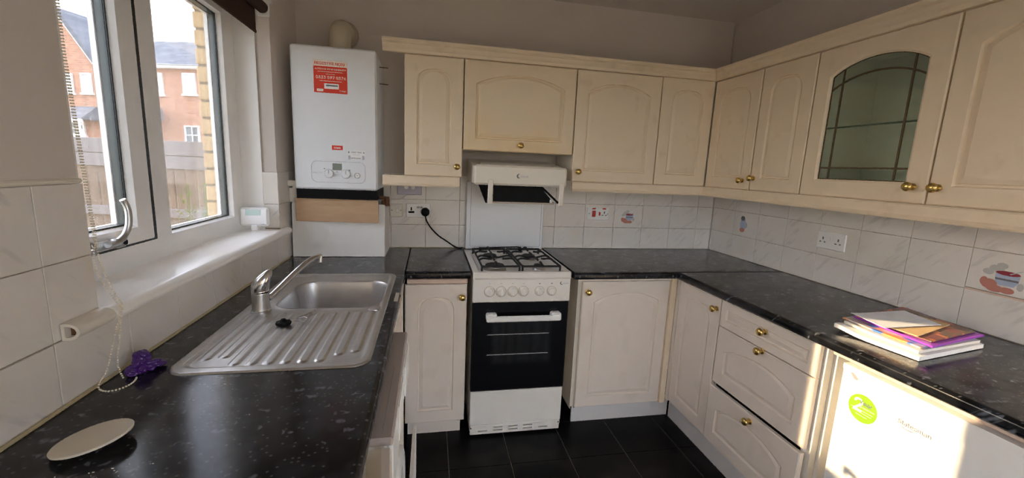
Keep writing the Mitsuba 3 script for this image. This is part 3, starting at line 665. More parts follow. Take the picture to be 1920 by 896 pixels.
obj('plinth', bx(1.531, 2.135, -0.545, -0.530, 0.0, 0.118), 'm_plinth', c)
obj('screw', cyl((1.545, -0.545, 0.09), (1.545, -0.5465, 0.09), 0.004, 10), 'm_black', c)
XF = 2.088
c = thing('base_cabinet', group='base cabinets', label='narrow cream base cabinet in the corner, left of the drawers', cat='cabinet')
obj('carcass', bx(XF+0.002, W, -0.972, -0.632, 0.140, 0.868), 'm_carcass', c)
obj('filler', bx(2.070, 2.088, -0.640, -0.612, 0.150, 0.868), 'm_door_low', c)
door(c, 'right', (XF, -0.641, 0.156), 0.328, 0.706, 'm_door_low', (0.306, 0.652), rise=0.07, narrow=True)
obj('plinth', bx(2.136, 2.150, -1.50, -0.560, 0.0, 0.138), 'm_plinth', c)
c = thing('drawer_unit', 'cream unit of three drawers, the gap above its bottom drawer showing black', 'drawer unit')
obj('carcass', bx(XF+0.004, W, -1.500, -0.975, 0.140, 0.868), 'm_carcass_white', c)
obj('gap_shade', bx(XF+0.001, XF+0.004, -1.46, -0.985, 0.40, 0.47), 'm_black', c)  # black sheet painted in for the shade inside the drawer gap
def drawer(z0, z1, kz, arched, dx=0.0, y0=-0.975):
    m = fr(door_mesh(0.512, z1-z0, m=0.060 if arched else 0.036, rise=0.045 if arched else 0.0) , 'right', (XF-dx, y0, z0))
    d = obj('drawer', m, 'm_door_low', c)
    knob(d, 'right', (XF-0.019-dx, y0-0.268, kz))
drawer(0.736, 0.862, 0.812, False); drawer(0.456, 0.732, 0.728, True); drawer(0.160, 0.440, 0.412, True, 0.008)
obj('end_panel', bx(XF+0.030, W, -1.516, -1.501, 0.0, 0.870), 'm_carcass_white', c)

# ------------------------------------------------------------------ left run under the window
c = thing('sink_cabinet', 'cream base cabinet under the sink, mostly hidden by the worktop edge', 'cabinet')
obj('carcass', bx(0.02, 0.582, -1.225, -0.63, 0.10, 0.735), 'm_carcass', c)
door(c, 'left', (0.583, -1.222, 0.12), 0.575, 0.74, 'm_door_low', None, rise=0.05)
obj('plinth', bx(0.535, 0.55, -1.225, -0.63, 0.0, 0.10), 'm_plinth', c)
single('plinth_board', rbx(0.656, 0.672, -1.80, -0.84, 0.0, 0.250, 0.002), 'm_paper', 'low white board standing on the floor in front of the washing machine', 'board')
wm = thing('washing_machine', 'white washing machine sticking out a little beneath the worktop edge', 'washing machine')
obj('body', rbx(0.06, 0.640, -1.815, -1.245, 0.012, 0.842, 0.006), 'm_white_warm', wm)
obj('lid', rbx(0.06, 0.652, -1.818, -1.242, 0.843, 0.862, 0.004), 'm_shaded_lid', wm, label='greyish beige top with shade from the worktop edge put into its colour')
obj('seam', bx(0.628, 0.630, -1.80, -1.50, 0.8615, 0.8626), 'm_grey', wm)
obj('control_panel', rbx(0.640, 0.652, -1.812, -1.248, 0.72, 0.840, 0.004), 'm_white', wm)
obj('detergent_drawer', rbx(0.652, 0.658, -1.44, -1.26, 0.735, 0.83, 0.003), 'm_white', wm)
pr = lathe([(0.0, 0.010), (0.125, 0.006), (0.130, 0.010), (0.165, 0.012), (0.18, 0.008), (0.182, 0.0)], (0.640, -1.53, 0.42), (1, 0, 0), 40)
pd = obj('porthole_door', pr, 'm_white', wm, smooth=40)
obj('porthole_glass', lathe([(0.0, 0.020), (0.06, 0.018), (0.122, 0.008)], (0.640, -1.53, 0.42), (1, 0, 0), 40), 'm_print_light', pd, smooth=40)
obj('price_label', bx(0.6525, 0.6545, -1.66, -1.50, 0.745, 0.835), 'm_paper', wm, label='white paper label')
c = thing('base_cabinet', group='base cabinets', label='pale base cabinet nearest the camera on the left, its door slightly ajar', cat='cabinet')
obj('carcass', bx(0.02, 0.60, -2.60, -1.835, 0.10, 0.862), 'm_carcass_white', c)
dm = door_mesh(0.60, 0.74, rise=0.05); a = math.radians(5.5)
dm.apply_translation([-0.60, 0, 0])
obj('door', fr(dm, 'flat', (0.632, -1.838, 0.115), axes=([-math.sin(a), math.cos(a), 0], [0, 0, 1], [math.cos(a), math.sin(a), 0])), 'm_door_low', c)

# ------------------------------------------------------------------ sink, tap, plug
SX0, SX1, SY0, SY1 = 0.100, 0.578, -1.592, -0.645
sk = thing('sink', 'stainless steel sink with a ribbed drainer set into the worktop', 'sink')
nx, ny = 150, 290
gx, gy = np.meshgrid(np.linspace(SX0, SX1, nx), np.linspace(SY0, SY1, ny), indexing='ij')
def sd_rr(x, y, x0, x1, y0, y1, r):
    qx = np.abs(x-(x0+x1)/2)-(x1-x0)/2+r; qy = np.abs(y-(y0+y1)/2)-(y1-y0)/2+r
    return np.hypot(np.maximum(qx, 0), np.maximum(qy, 0)) + np.minimum(np.maximum(qx, qy), 0) - r
ss = lambda a, b, x: (lambda t: t*t*(3-2*t))(np.clip((x-a)/(b-a), 0, 1))
out = sd_rr(gx, gy, SX0+0.002, SX1-0.002, SY0+0.002, SY1-0.002, 0.05)
z = ZC + 0.0045 - 0.010*ss(-0.006, 0.002, out)                        # rolled rim
z = z - 0.0050*ss(0.0, -0.012, sd_rr(gx, gy, SX0+0.028, SX1-0.022, SY0+0.030, SY1-0.030, 0.035))  # sunk deck
for i in range(10):
    xc = 0.160+0.0405*i; y0, y1 = (-1.535 if i < 8 else -1.50), -1.178
    if i == 9: y0 = -1.485
    if i < 2: y0 = -1.50+0.01*i
    dist = np.hypot(gx-xc, gy-np.clip(gy, y0, y1))
    z = z + 0.0034*ss(0.0130, 0.0085, dist)
bowl = sd_rr(gx, gy, 0.188, 0.548, -1.122, -0.775, 0.075)
z = z + 0.003*np.exp(-(bowl/0.010)**2)
z = z - 0.160*ss(0.003, -0.030, bowl)
F = []
idx = np.arange(nx*ny).reshape(nx, ny)
q = np.stack([idx[:-1, :-1], idx[1:, :-1], idx[1:, 1:], idx[:-1, 1:]], -1).reshape(-1, 4)
F = np.vstack([q[:, [0, 1, 2]], q[:, [0, 2, 3]]])
top_ = np.c_[gx.ravel(), gy.ravel(), z.ravel()]; N_ = nx*ny
edge = list(idx[:, 0]) + list(idx[-1, 1:]) + list(idx[-2::-1, -1]) + list(idx[0, -2:0:-1])
F = np.vstack([F, F[:, ::-1]+N_] + [[[a_, b_+N_, b_], [a_, a_+N_, b_+N_]] for a_, b_ in zip(edge, edge[1:]+edge[:1])])
obj('basin', trimesh.Trimesh(np.vstack([top_, top_-[0, 0, 0.0012]]), F, process=False), 'm_steel', sk, smooth=True)
obj('waste', lathe([(0, 0.001), (0.030, 0.001), (0.040, 0.004), (0.043, 0.0)], (0.368, -0.95, 0.7515), (0, 0, 1), 28), 'm_chrome', sk, smooth=40)
obj('overflow_cap', lathe([(0, 0.005), (0.014, 0.005), (0.022, 0.003), (0.023, 0.0)], (0.534, -1.142, 0.9105), (0, 0, 1), 24), 'm_steel', sk, smooth=40)
tp = thing('mixer_tap', 'chrome mixer tap with a long spout reaching over the sink bowl', 'tap')
TB = np.array([0.162, -1.135, ZC-0.001])
obj('body', lathe([(0.0, 0), (0.031, 0), (0.031, 0.006), (0.0275, 0.010), (0.0265, 0.060), (0.0275, 0.064), (0.0265, 0.067), (0, 0.067)], TB, (0, 0, 1), 28), 'm_dull_chrome', tp, smooth=40)
lever = tube(curve([TB+(0, 0, 0.066), TB+(0.0, 0, 0.082), TB+(0.010, -0.004, 0.105), TB+(0.024, 0.004, 0.128), TB+(0.032, 0.012, 0.141)], 18), np.interp(np.linspace(0, 1, 18), [0, 0.3, 0.6, 0.88, 1], [0.0265, 0.0275, 0.020, 0.0125, 0.006]), 20)
obj('lever', lever, 'm_chrome', tp, smooth=60)
spout = curve([TB+(0.020, 0.012, 0.040), TB+(0.055, 0.065, 0.078), TB+(0.095, 0.13, 0.122), TB+(0.122, 0.175, 0.143), TB+(0.143, 0.212, 0.146)], 24)
obj('spout', cat_([tube(spout, 0.0105, 14), cyl(spout[-1]+(0.0, -0.006, -0.022), spout[-1]+(0, -0.006, 0.004), 0.0085, 16)]), 'm_chrome', tp, smooth=50)
pg = thing('sink_plug', 'black rubber sink plug on a short chain, lying on the drainer', 'plug')
PZ = ZC+0.0038
obj('stopper', lathe([(0, 0), (0.021, 0), (0.023, 0.004), (0.021, 0.009), (0.016, 0.010), (0.010, 0.012), (0.006, 0.018), (0, 0.019)], (0.277, -1.279, PZ), (0, 0, 1), 24), 'm_black', pg, smooth=40)
cp = curve([(0.288, -1.270, PZ+0.014), (0.310, -1.262, PZ+0.004), (0.335, -1.262, PZ+0.003), (0.322, -1.225, PZ+0.003), (0.300, -1.238, PZ+0.003), (0.322, -1.200, PZ+0.003), (0.334, -1.150, PZ+0.003)], 70)
obj('chain', tube(cp, 0.0018+0.0005*np.sin(np.arange(70)*1.6), 8), 'm_dull_chrome', pg, smooth=50, label='metal chain')

# things lying on the left worktop
dl = lathe([(0, 0), (0.046, 0), (0.0555, 0.0035), (0.0560, 0.006), (0.0545, 0.0075), (0.030, 0.0085), (0, 0.0090)], (0, 0, 0), (0, 0, 1), 48)
dl.apply_transform(trimesh.transformations.rotation_matrix(math.radians(-9), [0.2, 1, 0])); dl.apply_translation([0.143, -1.842, ZC+0.0105])
dk = thing('round_lid', 'round off-white plastic lid lying tilted at the near left end of the worktop', 'lid')
obj('disc', dl, 'm_disc', dk, smooth=40)
obj('stain', rbx(0.143, 0.158, -1.850, -1.846, ZC+0.0168, ZC+0.0192, 0.0006), 'm_chip', dk, label='brown stain')
cr = []
for _ in range(75):
    x, y = RNG.normal(0.17, 0.035), RNG.normal(-1.93, 0.035)
    if RNG.random() < 0.3: x, y = RNG.uniform(0.2, 0.6), RNG.uniform(-1.85, -1.4) if RNG.random() < 0.5 else RNG.uniform(-1.75, -1.63)
    if not (0.01 < x < 0.6) or y > -1.60 or (abs(x-0.143) < 0.062 and abs(y+1.842) < 0.062): continue
    b = trimesh.creation.icosphere(0, RNG.uniform(0.0004, 0.0014)); b.apply_scale([RNG.uniform(1, 2), 1, 0.6]); b.apply_translation([x, y, ZC-b.bounds[0][2]]); cr.append(b)
single('crumbs', cat_(cr), 'm_paper', 'white crumbs scattered on the left worktop around the lid', 'crumbs', kind='stuff')
wrap = []
for s in range(5):
    b = trimesh.creation.icosphere(3, 0.0165); n_ = meshkit.fbm(b.vertices*95+s*11, 3, s)
    b.vertices = b.vertices*(0.45+1.1*n_[:, None])*[1.0, 1.0, [1.3, .8, .7, .6, .9][s]] + [[0.052, -1.560, ZC+0.020], [0.064, -1.548, ZC+0.013], [0.044, -1.572, ZC+0.012], [0.072, -1.535, ZC+0.011], [0.050, -1.548, ZC+0.034]][s]
    wrap.append(b)
single('foil_wrapper', cat_(wrap), 'm_purple', 'crumpled purple foil wrapper on the worktop at the end of the bead chain', 'wrapper')

# ------------------------------------------------------------------ thermostat on the sill
th = thing('room_thermostat', 'white room thermostat with a grey-green display standing on the window sill', 'thermostat')
cx, cyy, cz = -0.088, -0.462, 1.146
b = rbx(-0.064, 0.064, -0.044, 0.044, 0, 0.026, 0.010)
obj('body', fr(b, 'back', (cx, cyy, cz), axes=([1, 0, 0], [0, 0.10, 0.995], [0, -0.995, 0.10])), 'm_white', th, smooth=35)
obj('display', fr(rbx(-0.036, 0.030, 0.006, 0.034, 0.026, 0.0272, 0.0004), 'back', (cx, cyy, cz), axes=([1, 0, 0], [0, 0.10, 0.995], [0, -0.995, 0.10])), 'm_lcd_light', th)
obj('print', fr(cat_([bx(0.030, 0.046, -0.036, -0.033, 0.026, 0.0264)]), 'back', (cx, cyy, cz), axes=([1, 0, 0], [0, 0.10, 0.995], [0, -0.995, 0.10])), 'm_print_light', th)
obj('stand', rbx(cx-0.014, cx+0.014, cyy-0.028, cyy+0.012, 1.0806, 1.110, 0.003), 'm_white', th)

# ------------------------------------------------------------------ boiler
bo = thing('boiler', 'white wall-hung gas boiler with a red sticker, in the corner by the window', 'boiler')
BX0, BX1, BY, BZ0, BZ1 = 0.052, 0.453, -0.33, 1.277, 1.972
obj('case', rbx(BX0, BX1, BY, -0.002, BZ0, BZ1, 0.008), 'm_boiler', bo)
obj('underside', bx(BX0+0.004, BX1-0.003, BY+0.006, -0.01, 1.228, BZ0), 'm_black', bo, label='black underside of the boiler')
cxp = (BX0+BX1)/2
ring = Polygon(rrect(0.262, 0.108, 0.028), [rrect(0.258, 0.104, 0.026)])
obj('panel_outline', flat(ring, 0.0, 0.0012, 'back', (0.262, BY, 1.366)), 'm_print_light', bo)
obj('display', flat(Polygon(rrect(0.045, 0.034, 0.003)), 0, 0.0016, 'back', (0.256, BY, 1.393)), 'm_lcd', bo)
for u in (0.216, 0.298):
    d = obj('dial', lathe([(0.0215, 0), (0.0205, 0.010), (0.0195, 0.011), (0, 0.011)], (u, BY, 1.358), (0, -1, 0), 28), 'm_boiler', bo, smooth=40)
    obj('pointer', flat(Polygon([(-0.0016, 0.0), (0.0016, 0.0), (0.0016, 0.017), (-0.0016, 0.017)]), 0.011, 0.0118, 'back', (u, BY, 1.358)), 'm_grey', d)
    obj('shadow_ring', flat(Point(0, 0).buffer(0.0235).difference(Point(0, 0).buffer(0.0218)), 0, 0.0008, 'back', (u, BY, 1.358)), 'm_print_light', d)
gz = obj('pressure_gauge', lathe([(0.0145, 0), (0.0145, 0.004), (0.0115, 0.004), (0.0115, 0.002), (0, 0.002)], (0.353, BY, 1.352), (0, -1, 0), 24), 'm_grey', bo, smooth=40)
obj('gauge_face', flat(Point(0, 0).buffer(0.0112), 0.002, 0.0026, 'back', (0.353, BY, 1.352)), 'm_white', gz)
obj('gauge_needle', flat(Polygon([(-0.006, -0.001), (0.004, -0.001), (0.004, 0.0012), (-0.006, 0.0012)]), 0.0026, 0.003, 'back', (0.353, BY, 1.352)), 'm_print', gz)
text('LOGIC COMBI', 0.0052, 'back', (0.160, BY, 1.361), 'm_print_light', bo, 0.0008)
text('BAR', 0.0045, 'back', (0.256, BY, 1.367), 'm_print', bo, 0.0008, True)
for q in range(3): obj('print_line', flat(sbox(-0.015, 0, 0.015, 0.0014), 0, 0.0006, 'back', (0.256, BY, 1.356-0.004*q)), 'm_print_light', bo)
for u, wz in ((0.194, 1.381), (0.315, 1.378)): obj('print_mark', flat(sbox(-0.004, -0.002, 0.004, 0.002), 0, 0.0006, 'back', (u, BY, wz)), 'm_print', bo)
# red registration sticker
SU, SW = 0.236, 1.829                        # centre of the sticker on the front
st = obj('sticker', flat(sbox(-0.078, -0.076, 0.078, 0.076), 0, 0.0010, 'back', (SU, BY, SW), axes=([1, 0, -0.004], [0.0, 0, 1], [0, -1, 0])), 'm_red', bo, label='red registration sticker')
obj('sticker_band', flat(sbox(-0.0775, 0.049, 0.0775, 0.0755), 0.001, 0.0014, 'back', (SU, BY, SW)), 'm_cream_print', st)
text('REGISTER NOW', 0.0135, 'back', (SU-0.002, BY-0.0014, SW+0.062), 'm_red', st, 0.0004, True)
text('ACTIVATE YOUR WARRANTY', 0.0075, 'back', (SU+0.001, BY-0.001, SW+0.036), 'm_cream_print', st, 0.0005, True)
for q, hw in ((0.0235, 0.058), (0.013, 0.022), (-0.020, 0.052)): obj('print_line', flat(sbox(-hw, -0.0011, hw, 0.0011), 0.001, 0.0014, 'back', (SU, BY, SW+q)), 'm_cream_print', st)
text('0333 597 8576', 0.0135, 'back', (SU+0.002, BY-0.001, SW-0.003), 'm_cream_print', st, 0.0005, True)
obj('sticker_panel', flat(sbox(-0.034, -0.014, 0.034, 0.011), 0.001, 0.0014, 'back', (SU+0.004, BY, SW-0.042)), 'm_white', st)
obj('sticker_bar', flat(sbox(-0.026, -0.003, 0.029, 0.004), 0.0014, 0.0017, 'back', (SU+0.004, BY, SW-0.041)), 'm_print', st)
obj('sticker_panel', flat(sbox(-0.015, -0.006, 0.015, 0.006), 0.001, 0.0014, 'back', (SU-0.050, BY, SW-0.064)), 'm_cream_print', st)
text('Ideal', 0.009, 'back', (SU+0.056, BY-0.001, SW-0.063), 'm_cream_print', st, 0.0004)
bd = obj('badge', flat(Polygon(rrect(0.052, 0.022, 0.002)), 0, 0.0012, 'back', (0.259, BY, 1.489)), 'm_red', bo, label='small red badge')
text('Ideal', 0.0095, 'back', (0.259, BY-0.0012, 1.489), 'm_white', bd, 0.0004, True)
wl_ = obj('warning_label', flat(sbox(-0.042, -0.023, 0.042, 0.022), 0, 0.0008, 'back', (0.350, BY, 1.457)), 'm_white', bo, label='small white warning label')
text('SAFETY INFO', 0.0055, 'back', (0.350, BY-0.0008, 1.470), 'm_print', wl_, 0.0004, True)
text('IMPORTANT', 0.0045, 'back', (0.350, BY-0.0008, 1.458), 'm_print_light', wl_, 0.0004)
text('0800 NOW', 0.0065, 'back', (0.348, BY-0.0008, 1.440), 'm_print', wl_, 0.0004, True)
for u in (-0.036, 0.036):
    obj('warning_triangle', flat(Polygon([(-0.005, 0), (0.005, 0), (0, 0.009)]), 0.0008, 0.0012, 'back', (0.350+u, BY, 1.466)), 'm_print', wl_)
    obj('label_square', flat(sbox(-0.0055, -0.010, 0.0055, 0.010), 0.0008, 0.0012, 'back', (0.350+u*0.94, BY, 1.444)), 'm_lilac', wl_)
# flue
fl = thing('flue_elbow', 'stained cream flue elbow rising from the top of the boiler into the wall', 'flue')
fp = curve([(0.250, -0.145, BZ1+0.001), (0.250, -0.145, BZ1+0.07), (0.250, -0.130, BZ1+0.115), (0.250, -0.085, BZ1+0.142), (0.250, -0.020, BZ1+0.145), (0.250, 0.005, BZ1+0.145)], 26)
obj('pipe', tube(fp, 0.054, 28), 'm_flue', fl, smooth=50)
obj('collar', lathe([(0.060, 0), (0.060, 0.018), (0.054, 0.020)], (0.250, -0.145, BZ1+0.001), (0, 0, 1), 28), 'm_flue', fl, smooth=40)
obj('sealing_ring', lathe([(0.054, 0.0), (0.068, 0.002), (0.072, 0.010)], (0.250, -0.012, BZ1+0.145), (0, 1, 0), 32), 'm_chip', fl, smooth=40)
# boxing under the boiler with the cardboard flap
pb = thing('pipe_boxing', 'rough white boxed-in panel under the boiler, standing on the worktop', 'panel')
pts = [(0.012, 0.0)] + [(0.012+0.462*t, 0.003*RNG.random()) for t in np.linspace(0.05, 0.95, 12)] + [(0.478, 0.001), (0.484, 0.285), (0.47, 0.288), (0.02, 0.292), (0.016, 0.28)]
obj('front_panel', flat(Polygon(pts), 0, 0.014, 'back', (0, -0.262, ZC+0.001)), 'm_plaster_white', pb)
obj('side_panel', bx(0.470, 0.482, -0.262, -0.007, ZC+0.001, 1.195), 'm_plaster', pb)
single('cardboard_flap', cat_([fr(rbx(-0.207, 0.203, -0.122, 0.0, 0, 0.004, 0.001), 'back', (0.250, -0.300, 1.226), axes=([1, 0, -0.012], [0, -0.03, 0.9995], [0, -0.9995, -0.03]))]), 'm_card', 'brown cardboard strip hanging below the boiler', 'cardboard')
# pipe stubs left and right
single('boiler_bracket', cat_([rbx(0.002, 0.062, -0.262, -0.23, 1.20, 1.275, 0.003), rbx(-0.020, 0.05, -0.27, -0.24, 1.285, 1.315, 0.003), rbx(0.02, 0.052, -0.268, -0.21, 1.222, 1.30, 0.003)]), 'm_white_warm', 'white plastic clip left of the boiler underside', 'clip')
single('rusty_pipe_end', cat_([cyl((0.453, -0.25, 1.235), (0.505, -0.25, 1.232), 0.010, 12), cyl((0.492, -0.25, 1.19), (0.492, -0.25, 1.238), 0.014, 12), rbx(0.462, 0.488, -0.258, -0.235, 1.196, 1.222, 0.003)]), 'm_rust', 'rusty brown pipe end at the lower right of the boiler', 'pipe')
single('pipe_stub', cyl((0.003, -0.245, 1.222), (0.052, -0.245, 1.222), 0.010, 12), 'm_black', 'black pipe stub running from the boiler underside to the left wall', 'pipe')
for q, wz in enumerate((1.921, 1.837)):
    single('side_screw', cyl((0.4528, -0.20, wz), (0.498, -0.20, wz-0.001), 0.0026, 8), 'm_rust', ['upper', 'lower'][q] + ' of two thin dark screws sticking out of the right side of the boiler', 'screw', group='screws in the boiler side')

# ------------------------------------------------------------------ cooker
ck = thing('gas_cooker', 'white freestanding gas cooker with a black glass oven door and raised lid', 'cooker')
CX0, CX1, CYF = 0.937, 1.448, -0.620
obj('body', cat_([bx(CX0+0.004, CX1-0.004, CYF+0.022, -0.045, 0.03, 0.868)]), 'm_enamel', ck)
hx0, hx1, hy0, hy1 = 0.966, 1.416, -0.592, -0.105
rim = Polygon([(CX0, CYF+0.002), (CX1, CYF+0.002), (CX1, -0.045), (CX0, -0.045)], [[(hx0, hy0), (hx1, hy0), (hx1, hy1), (hx0, hy1)]])
obj('hob_rim', cat_([extrude(rim, 0.006, 0.900), rbx(CX0, CX1, CYF-0.002, CYF+0.012, 0.872, 0.906, 0.006), bx(CX0, CX0+0.008, CYF, -0.045, 0.872, 0.900), bx(CX1-0.008, CX1, CYF, -0.045, 0.872, 0.900),
    loft([np.array([(hx0, hy0, 0.906), (hx1, hy0, 0.906), (hx1, hy1, 0.906), (hx0, hy1, 0.906)]), np.array([(hx0+.010, hy0+.010, 0.896), (hx1-.010, hy0+.010, 0.896), (hx1-.010, hy1-.010, 0.896), (hx0+.010, hy1-.010, 0.896)])], cap=False)]), 'm_enamel', ck)
obj('hob_tray', bx(hx0, hx1, hy0, hy1, 0.888, 0.8965), 'm_enamel', ck)
for bxx, byy, r in ((1.062, -0.505, 0.050), (1.300, -0.510, 0.027), (1.070, -0.250, 0.038), (1.300, -0.262, 0.038)):
    b_ = obj('burner', lathe([(r*1.25, 0), (r*1.15, 0.008), (r*0.95, 0.012), (r*0.95, 0.018), (0, 0.018)], (bxx, byy, 0.8965), (0, 0, 1), 32), 'm_dull_chrome', ck, smooth=40)
    obj('burner_cap', lathe([(r, 0), (r, 0.005), (r*0.9, 0.008), (0, 0.0085)], (bxx, byy, 0.9145), (0, 0, 1), 32), 'm_burner', b_, smooth=40)
def grid(x0, x1, bs):
    y0, y1, z = -0.580, -0.118, 0.934; r = 0.0055; parts = []
    seg = lambda a, b: parts.append(tube([a, b], r, 8))
    ym = -0.372
    for x in (x0, x1): seg((x, y0, z-0.006), (x, y1, z-0.006))
    for y in (y0, y1): seg((x0, y, z-0.006), (x1, y, z-0.006))
    for y in (y0+0.135, ym, ym+0.115):
        for x, s in ((x0, 1), (x1, -1)):
            parts.append(tube(curve([(x, y, z-0.006), (x+s*0.012, y, z+0.004), (x+s*0.028, y, z+0.006), (x+s*(0.105 if y == ym else 0.068), y, z+0.006)], 10), r, 8))
    for bx_, by_, br in bs:
        for s in (-1, 1):
            ye = y0 if by_ < -0.4 and s < 0 else (y1 if by_ > -0.4 and s > 0 else ym)
            parts.append(tube(curve([(bx_, ye, z-0.006 if ye != ym else z+0.004), (bx_, ye-s*0.02, z+0.006), (bx_, by_+s*0.022, z+0.006)], 8), r, 8))
    for x in (x0, x1):
        for y in (y0, y1): seg((x, y, 0.8966), (x, y, z-0.006))
    return cat_(parts)
obj('pan_support', grid(0.985, 1.180, [(1.062, -0.505, .05), (1.070, -0.250, .038)]), 'm_iron', ck, smooth=50)
obj('pan_support', grid(1.196, 1.398, [(1.300, -0.510, .027), (1.300, -0.262, .038)]), 'm_iron', ck, smooth=50)
# raised lid behind
lid = obj('lid', rbx(0.945, 1.440, -0.046, -0.034, 0.912, 1.334, 0.004), 'm_boiler', ck, label='white raised cooker lid against the wall')
P = Polygon(rrect(0.455, 0.40, 0.012), [rrect(0.449, 0.394, 0.011)])
obj('lid_border', flat(P, 0, 0.0006, 'back', (1.198, -0.046, 1.127)), 'm_print_light', lid)
obj('hinge_bar', cat_([tube([(1.03, -0.062, 0.922), (1.28, -0.062, 0.930)], 0.0035, 8), rbx(1.030, 1.042, -0.075, -0.046, 0.900, 0.926, 0.003), rbx(1.282, 1.300, -0.078, -0.046, 0.902, 0.928, 0.003)]), 'm_black', lid)
obj('control_panel', rbx(CX0+0.001, CX1-0.001, CYF-0.001, CYF+0.022, 0.750, 0.871, 0.004), 'm_enamel', ck)
for i, u in enumerate((1.022, 1.081, 1.141, 1.197, 1.281, 1.346)):
    r = 0.0205 if i < 4 else 0.019
    kb = obj('control_knob', lathe([(r*1.22, 0), (r*1.22, 0.003), (r*1.02, 0.004), (r*0.92, 0.016), (r*0.84, 0.019), (0, 0.0195)], (u, CYF-0.001, 0.808), (0, -1, 0), 28), 'm_white_warm', ck, smooth=40)
    obj('knob_grip', rbx(u-0.0055, u+0.0055, CYF-0.028, CYF-0.019, 0.808-r*0.85, 0.808+r*0.85, 0.003), 'm_white', kb)
    obj('dirt_ring', fr(extrude(Point(0, 0).buffer(r*1.36).difference(Point(0, 0).buffer(r*1.20)), 0.0006), 'back', (u, CYF-0.001, 0.807)), 'm_chip', kb, label='brown grime round the knob')
    obj('panel_mark', flat(sbox(-0.004, -0.002, 0.004, 0.002), 0, 0.0006, 'back', (u, CYF-0.001, 0.847 if i > 3 else 0.849)), 'm_print' if i > 3 else 'm_print_light', ck)
crescent = lambda r: Point(0, 0).buffer(r).difference(Point(r*0.42, r*0.12).buffer(r*0.78))
def logo(parent, at, r):
    obj('logo', flat(crescent(r), 0, 0.0006, 'back', at), 'm_print', parent)
    text('flavel', r*1.0, 'back', (at[0]+r*2.6, at[1], at[2]-r*0.1), 'm_print_light', parent, 0.0006)
logo(ck, (1.398, CYF-0.001, 0.848), 0.0085)
obj('ignition_button', lathe([(0.009, 0), (0.009, 0.003), (0, 0.004)], (1.420, CYF-0.001, 0.766), (0, -1, 0), 20), 'm_white', ck, smooth=40)
od = obj('oven_door', rbx(CX0+0.001, CX1-0.004, CYF, CYF+0.022, 0.266, 0.747, 0.003), 'm_oven', ck, label='black glass oven door')
for wz in (0.577, 0.467): obj('rack_line', bx(1.018, 1.345, CYF-0.0006, CYF, wz-0.0022, wz+0.0022), 'm_grey', od, label='oven rack showing through the glass')
hz = 0.676
hd = tube(curve([(1.010, CYF-0.030, hz-0.002), (1.10, CYF-0.040, hz-0.004), (1.20, CYF-0.043, hz-0.0045), (1.30, CYF-0.040, hz-0.004), (1.392, CYF-0.030, hz-0.002)], 20), 0.0135, 12)
obj('handle', cat_([rbx(1.006, 1.396, CYF-0.044, CYF-0.026, hz-0.018, hz+0.012, 0.006), rbx(1.006, 1.060, CYF-0.040, CYF, hz-0.012, hz+0.024, 0.006), rbx(1.342, 1.396, CYF-0.040, CYF, hz-0.012, hz+0.024, 0.006)]), 'm_white', od, label='white bar handle')
obj('lower_door', rbx(CX0+0.003, CX1-0.008, CYF, CYF+0.022, 0.070, 0.263, 0.003), 'm_enamel', ck)
kp = [bx(u, u+0.036, CYF-0.02, CYF+0.05, z0, z0+0.008) for u, z0 in [(0.972, 0.034), (1.028, 0.034), (1.084, 0.034), (1.140, 0.034), (1.196, 0.034), (1.252, 0.034), (1.350, 0.034)]]
slots = [(0.985, 0.030), (1.067, 0.030), (1.067, 0.048), (1.150, 0.030), (1.150, 0.048), (1.232, 0.030), (1.232, 0.048), (1.318, 0.030)]
kick = rbx(CX0+0.006, CX1-0.012, CYF+0.002, CYF+0.016, 0.014, 0.068, 0.003)
kk = obj('kick_plate', diff(kick, *[bx(u, u+0.052, CYF-0.02, CYF+0.05, z0, z0+0.007) for u, z0 in slots]), 'm_enamel', ck)
obj('slot_backing', bx(CX0+0.010, CX1-0.016, CYF+0.017, CYF+0.019, 0.018, 0.066), 'm_black', kk)
for u in (0.948, 1.430): obj('screw', cyl((u, CYF+0.002, 0.054), (u, CYF, 0.054), 0.0038, 10), 'm_black', kk)
for u in (0.96, 1.40):
    for y in (-0.56, -0.10): obj('foot', cyl((u, y, 0.0), (u, y, 0.03), 0.016, 14), 'm_black', ck)

# ------------------------------------------------------------------ cooker hood
hd_ = thing('cooker_hood', 'cream cooker hood with two hanging straps and a black visor, above the cooker', 'cooker hood')
obj('body', loft([np.array([(0.950, -0.36, 1.338), (1.470, -0.36, 1.338), (1.470, -0.01, 1.338), (0.950, -0.01, 1.338)]), np.array([(0.950, -0.36, 1.430), (1.470, -0.36, 1.430), (1.470, -0.01, 1.470), (0.950, -0.01, 1.470)])]), 'm_hood', hd_)
obj('top_plate', fr(rbx(0.02, 0.46, 0.0, 0.13, 0, 0.004, 0.001), 'flat', (0.98, -0.33, 1.434), axes=([1, 0, 0], [0, 0.9935, 0.1135], [0, -0.1135, 0.9935])), 'm_strap', hd_)
obj('fascia', rbx(0.954, 1.470, -0.385, -0.358, 1.330, 1.437, 0.010), 'm_hood', hd_)
logo(hd_, (1.196, -0.3852, 1.383), 0.0125)
def strap(u, w0, w1, wd=0.028):
    return rbx(u-wd/2, u+wd/2, -0.396, -0.386, w0, w1, 0.005)
obj('strap', strap(1.042, 1.228, 1.362), 'm_strap', hd_, smooth=False)
obj('strap', strap(1.440, 1.224, 1.356), 'm_strap', hd_)
vis_ = Polygon([(0.985, 1.345), (1.325, 1.345), (1.425, 1.236), (1.036, 1.236)])
vs = obj('visor', flat(vis_, 0, 0.005, 'back', (0, -0.300, 0)), 'm_black', hd_, label='black glass visor hanging askew')
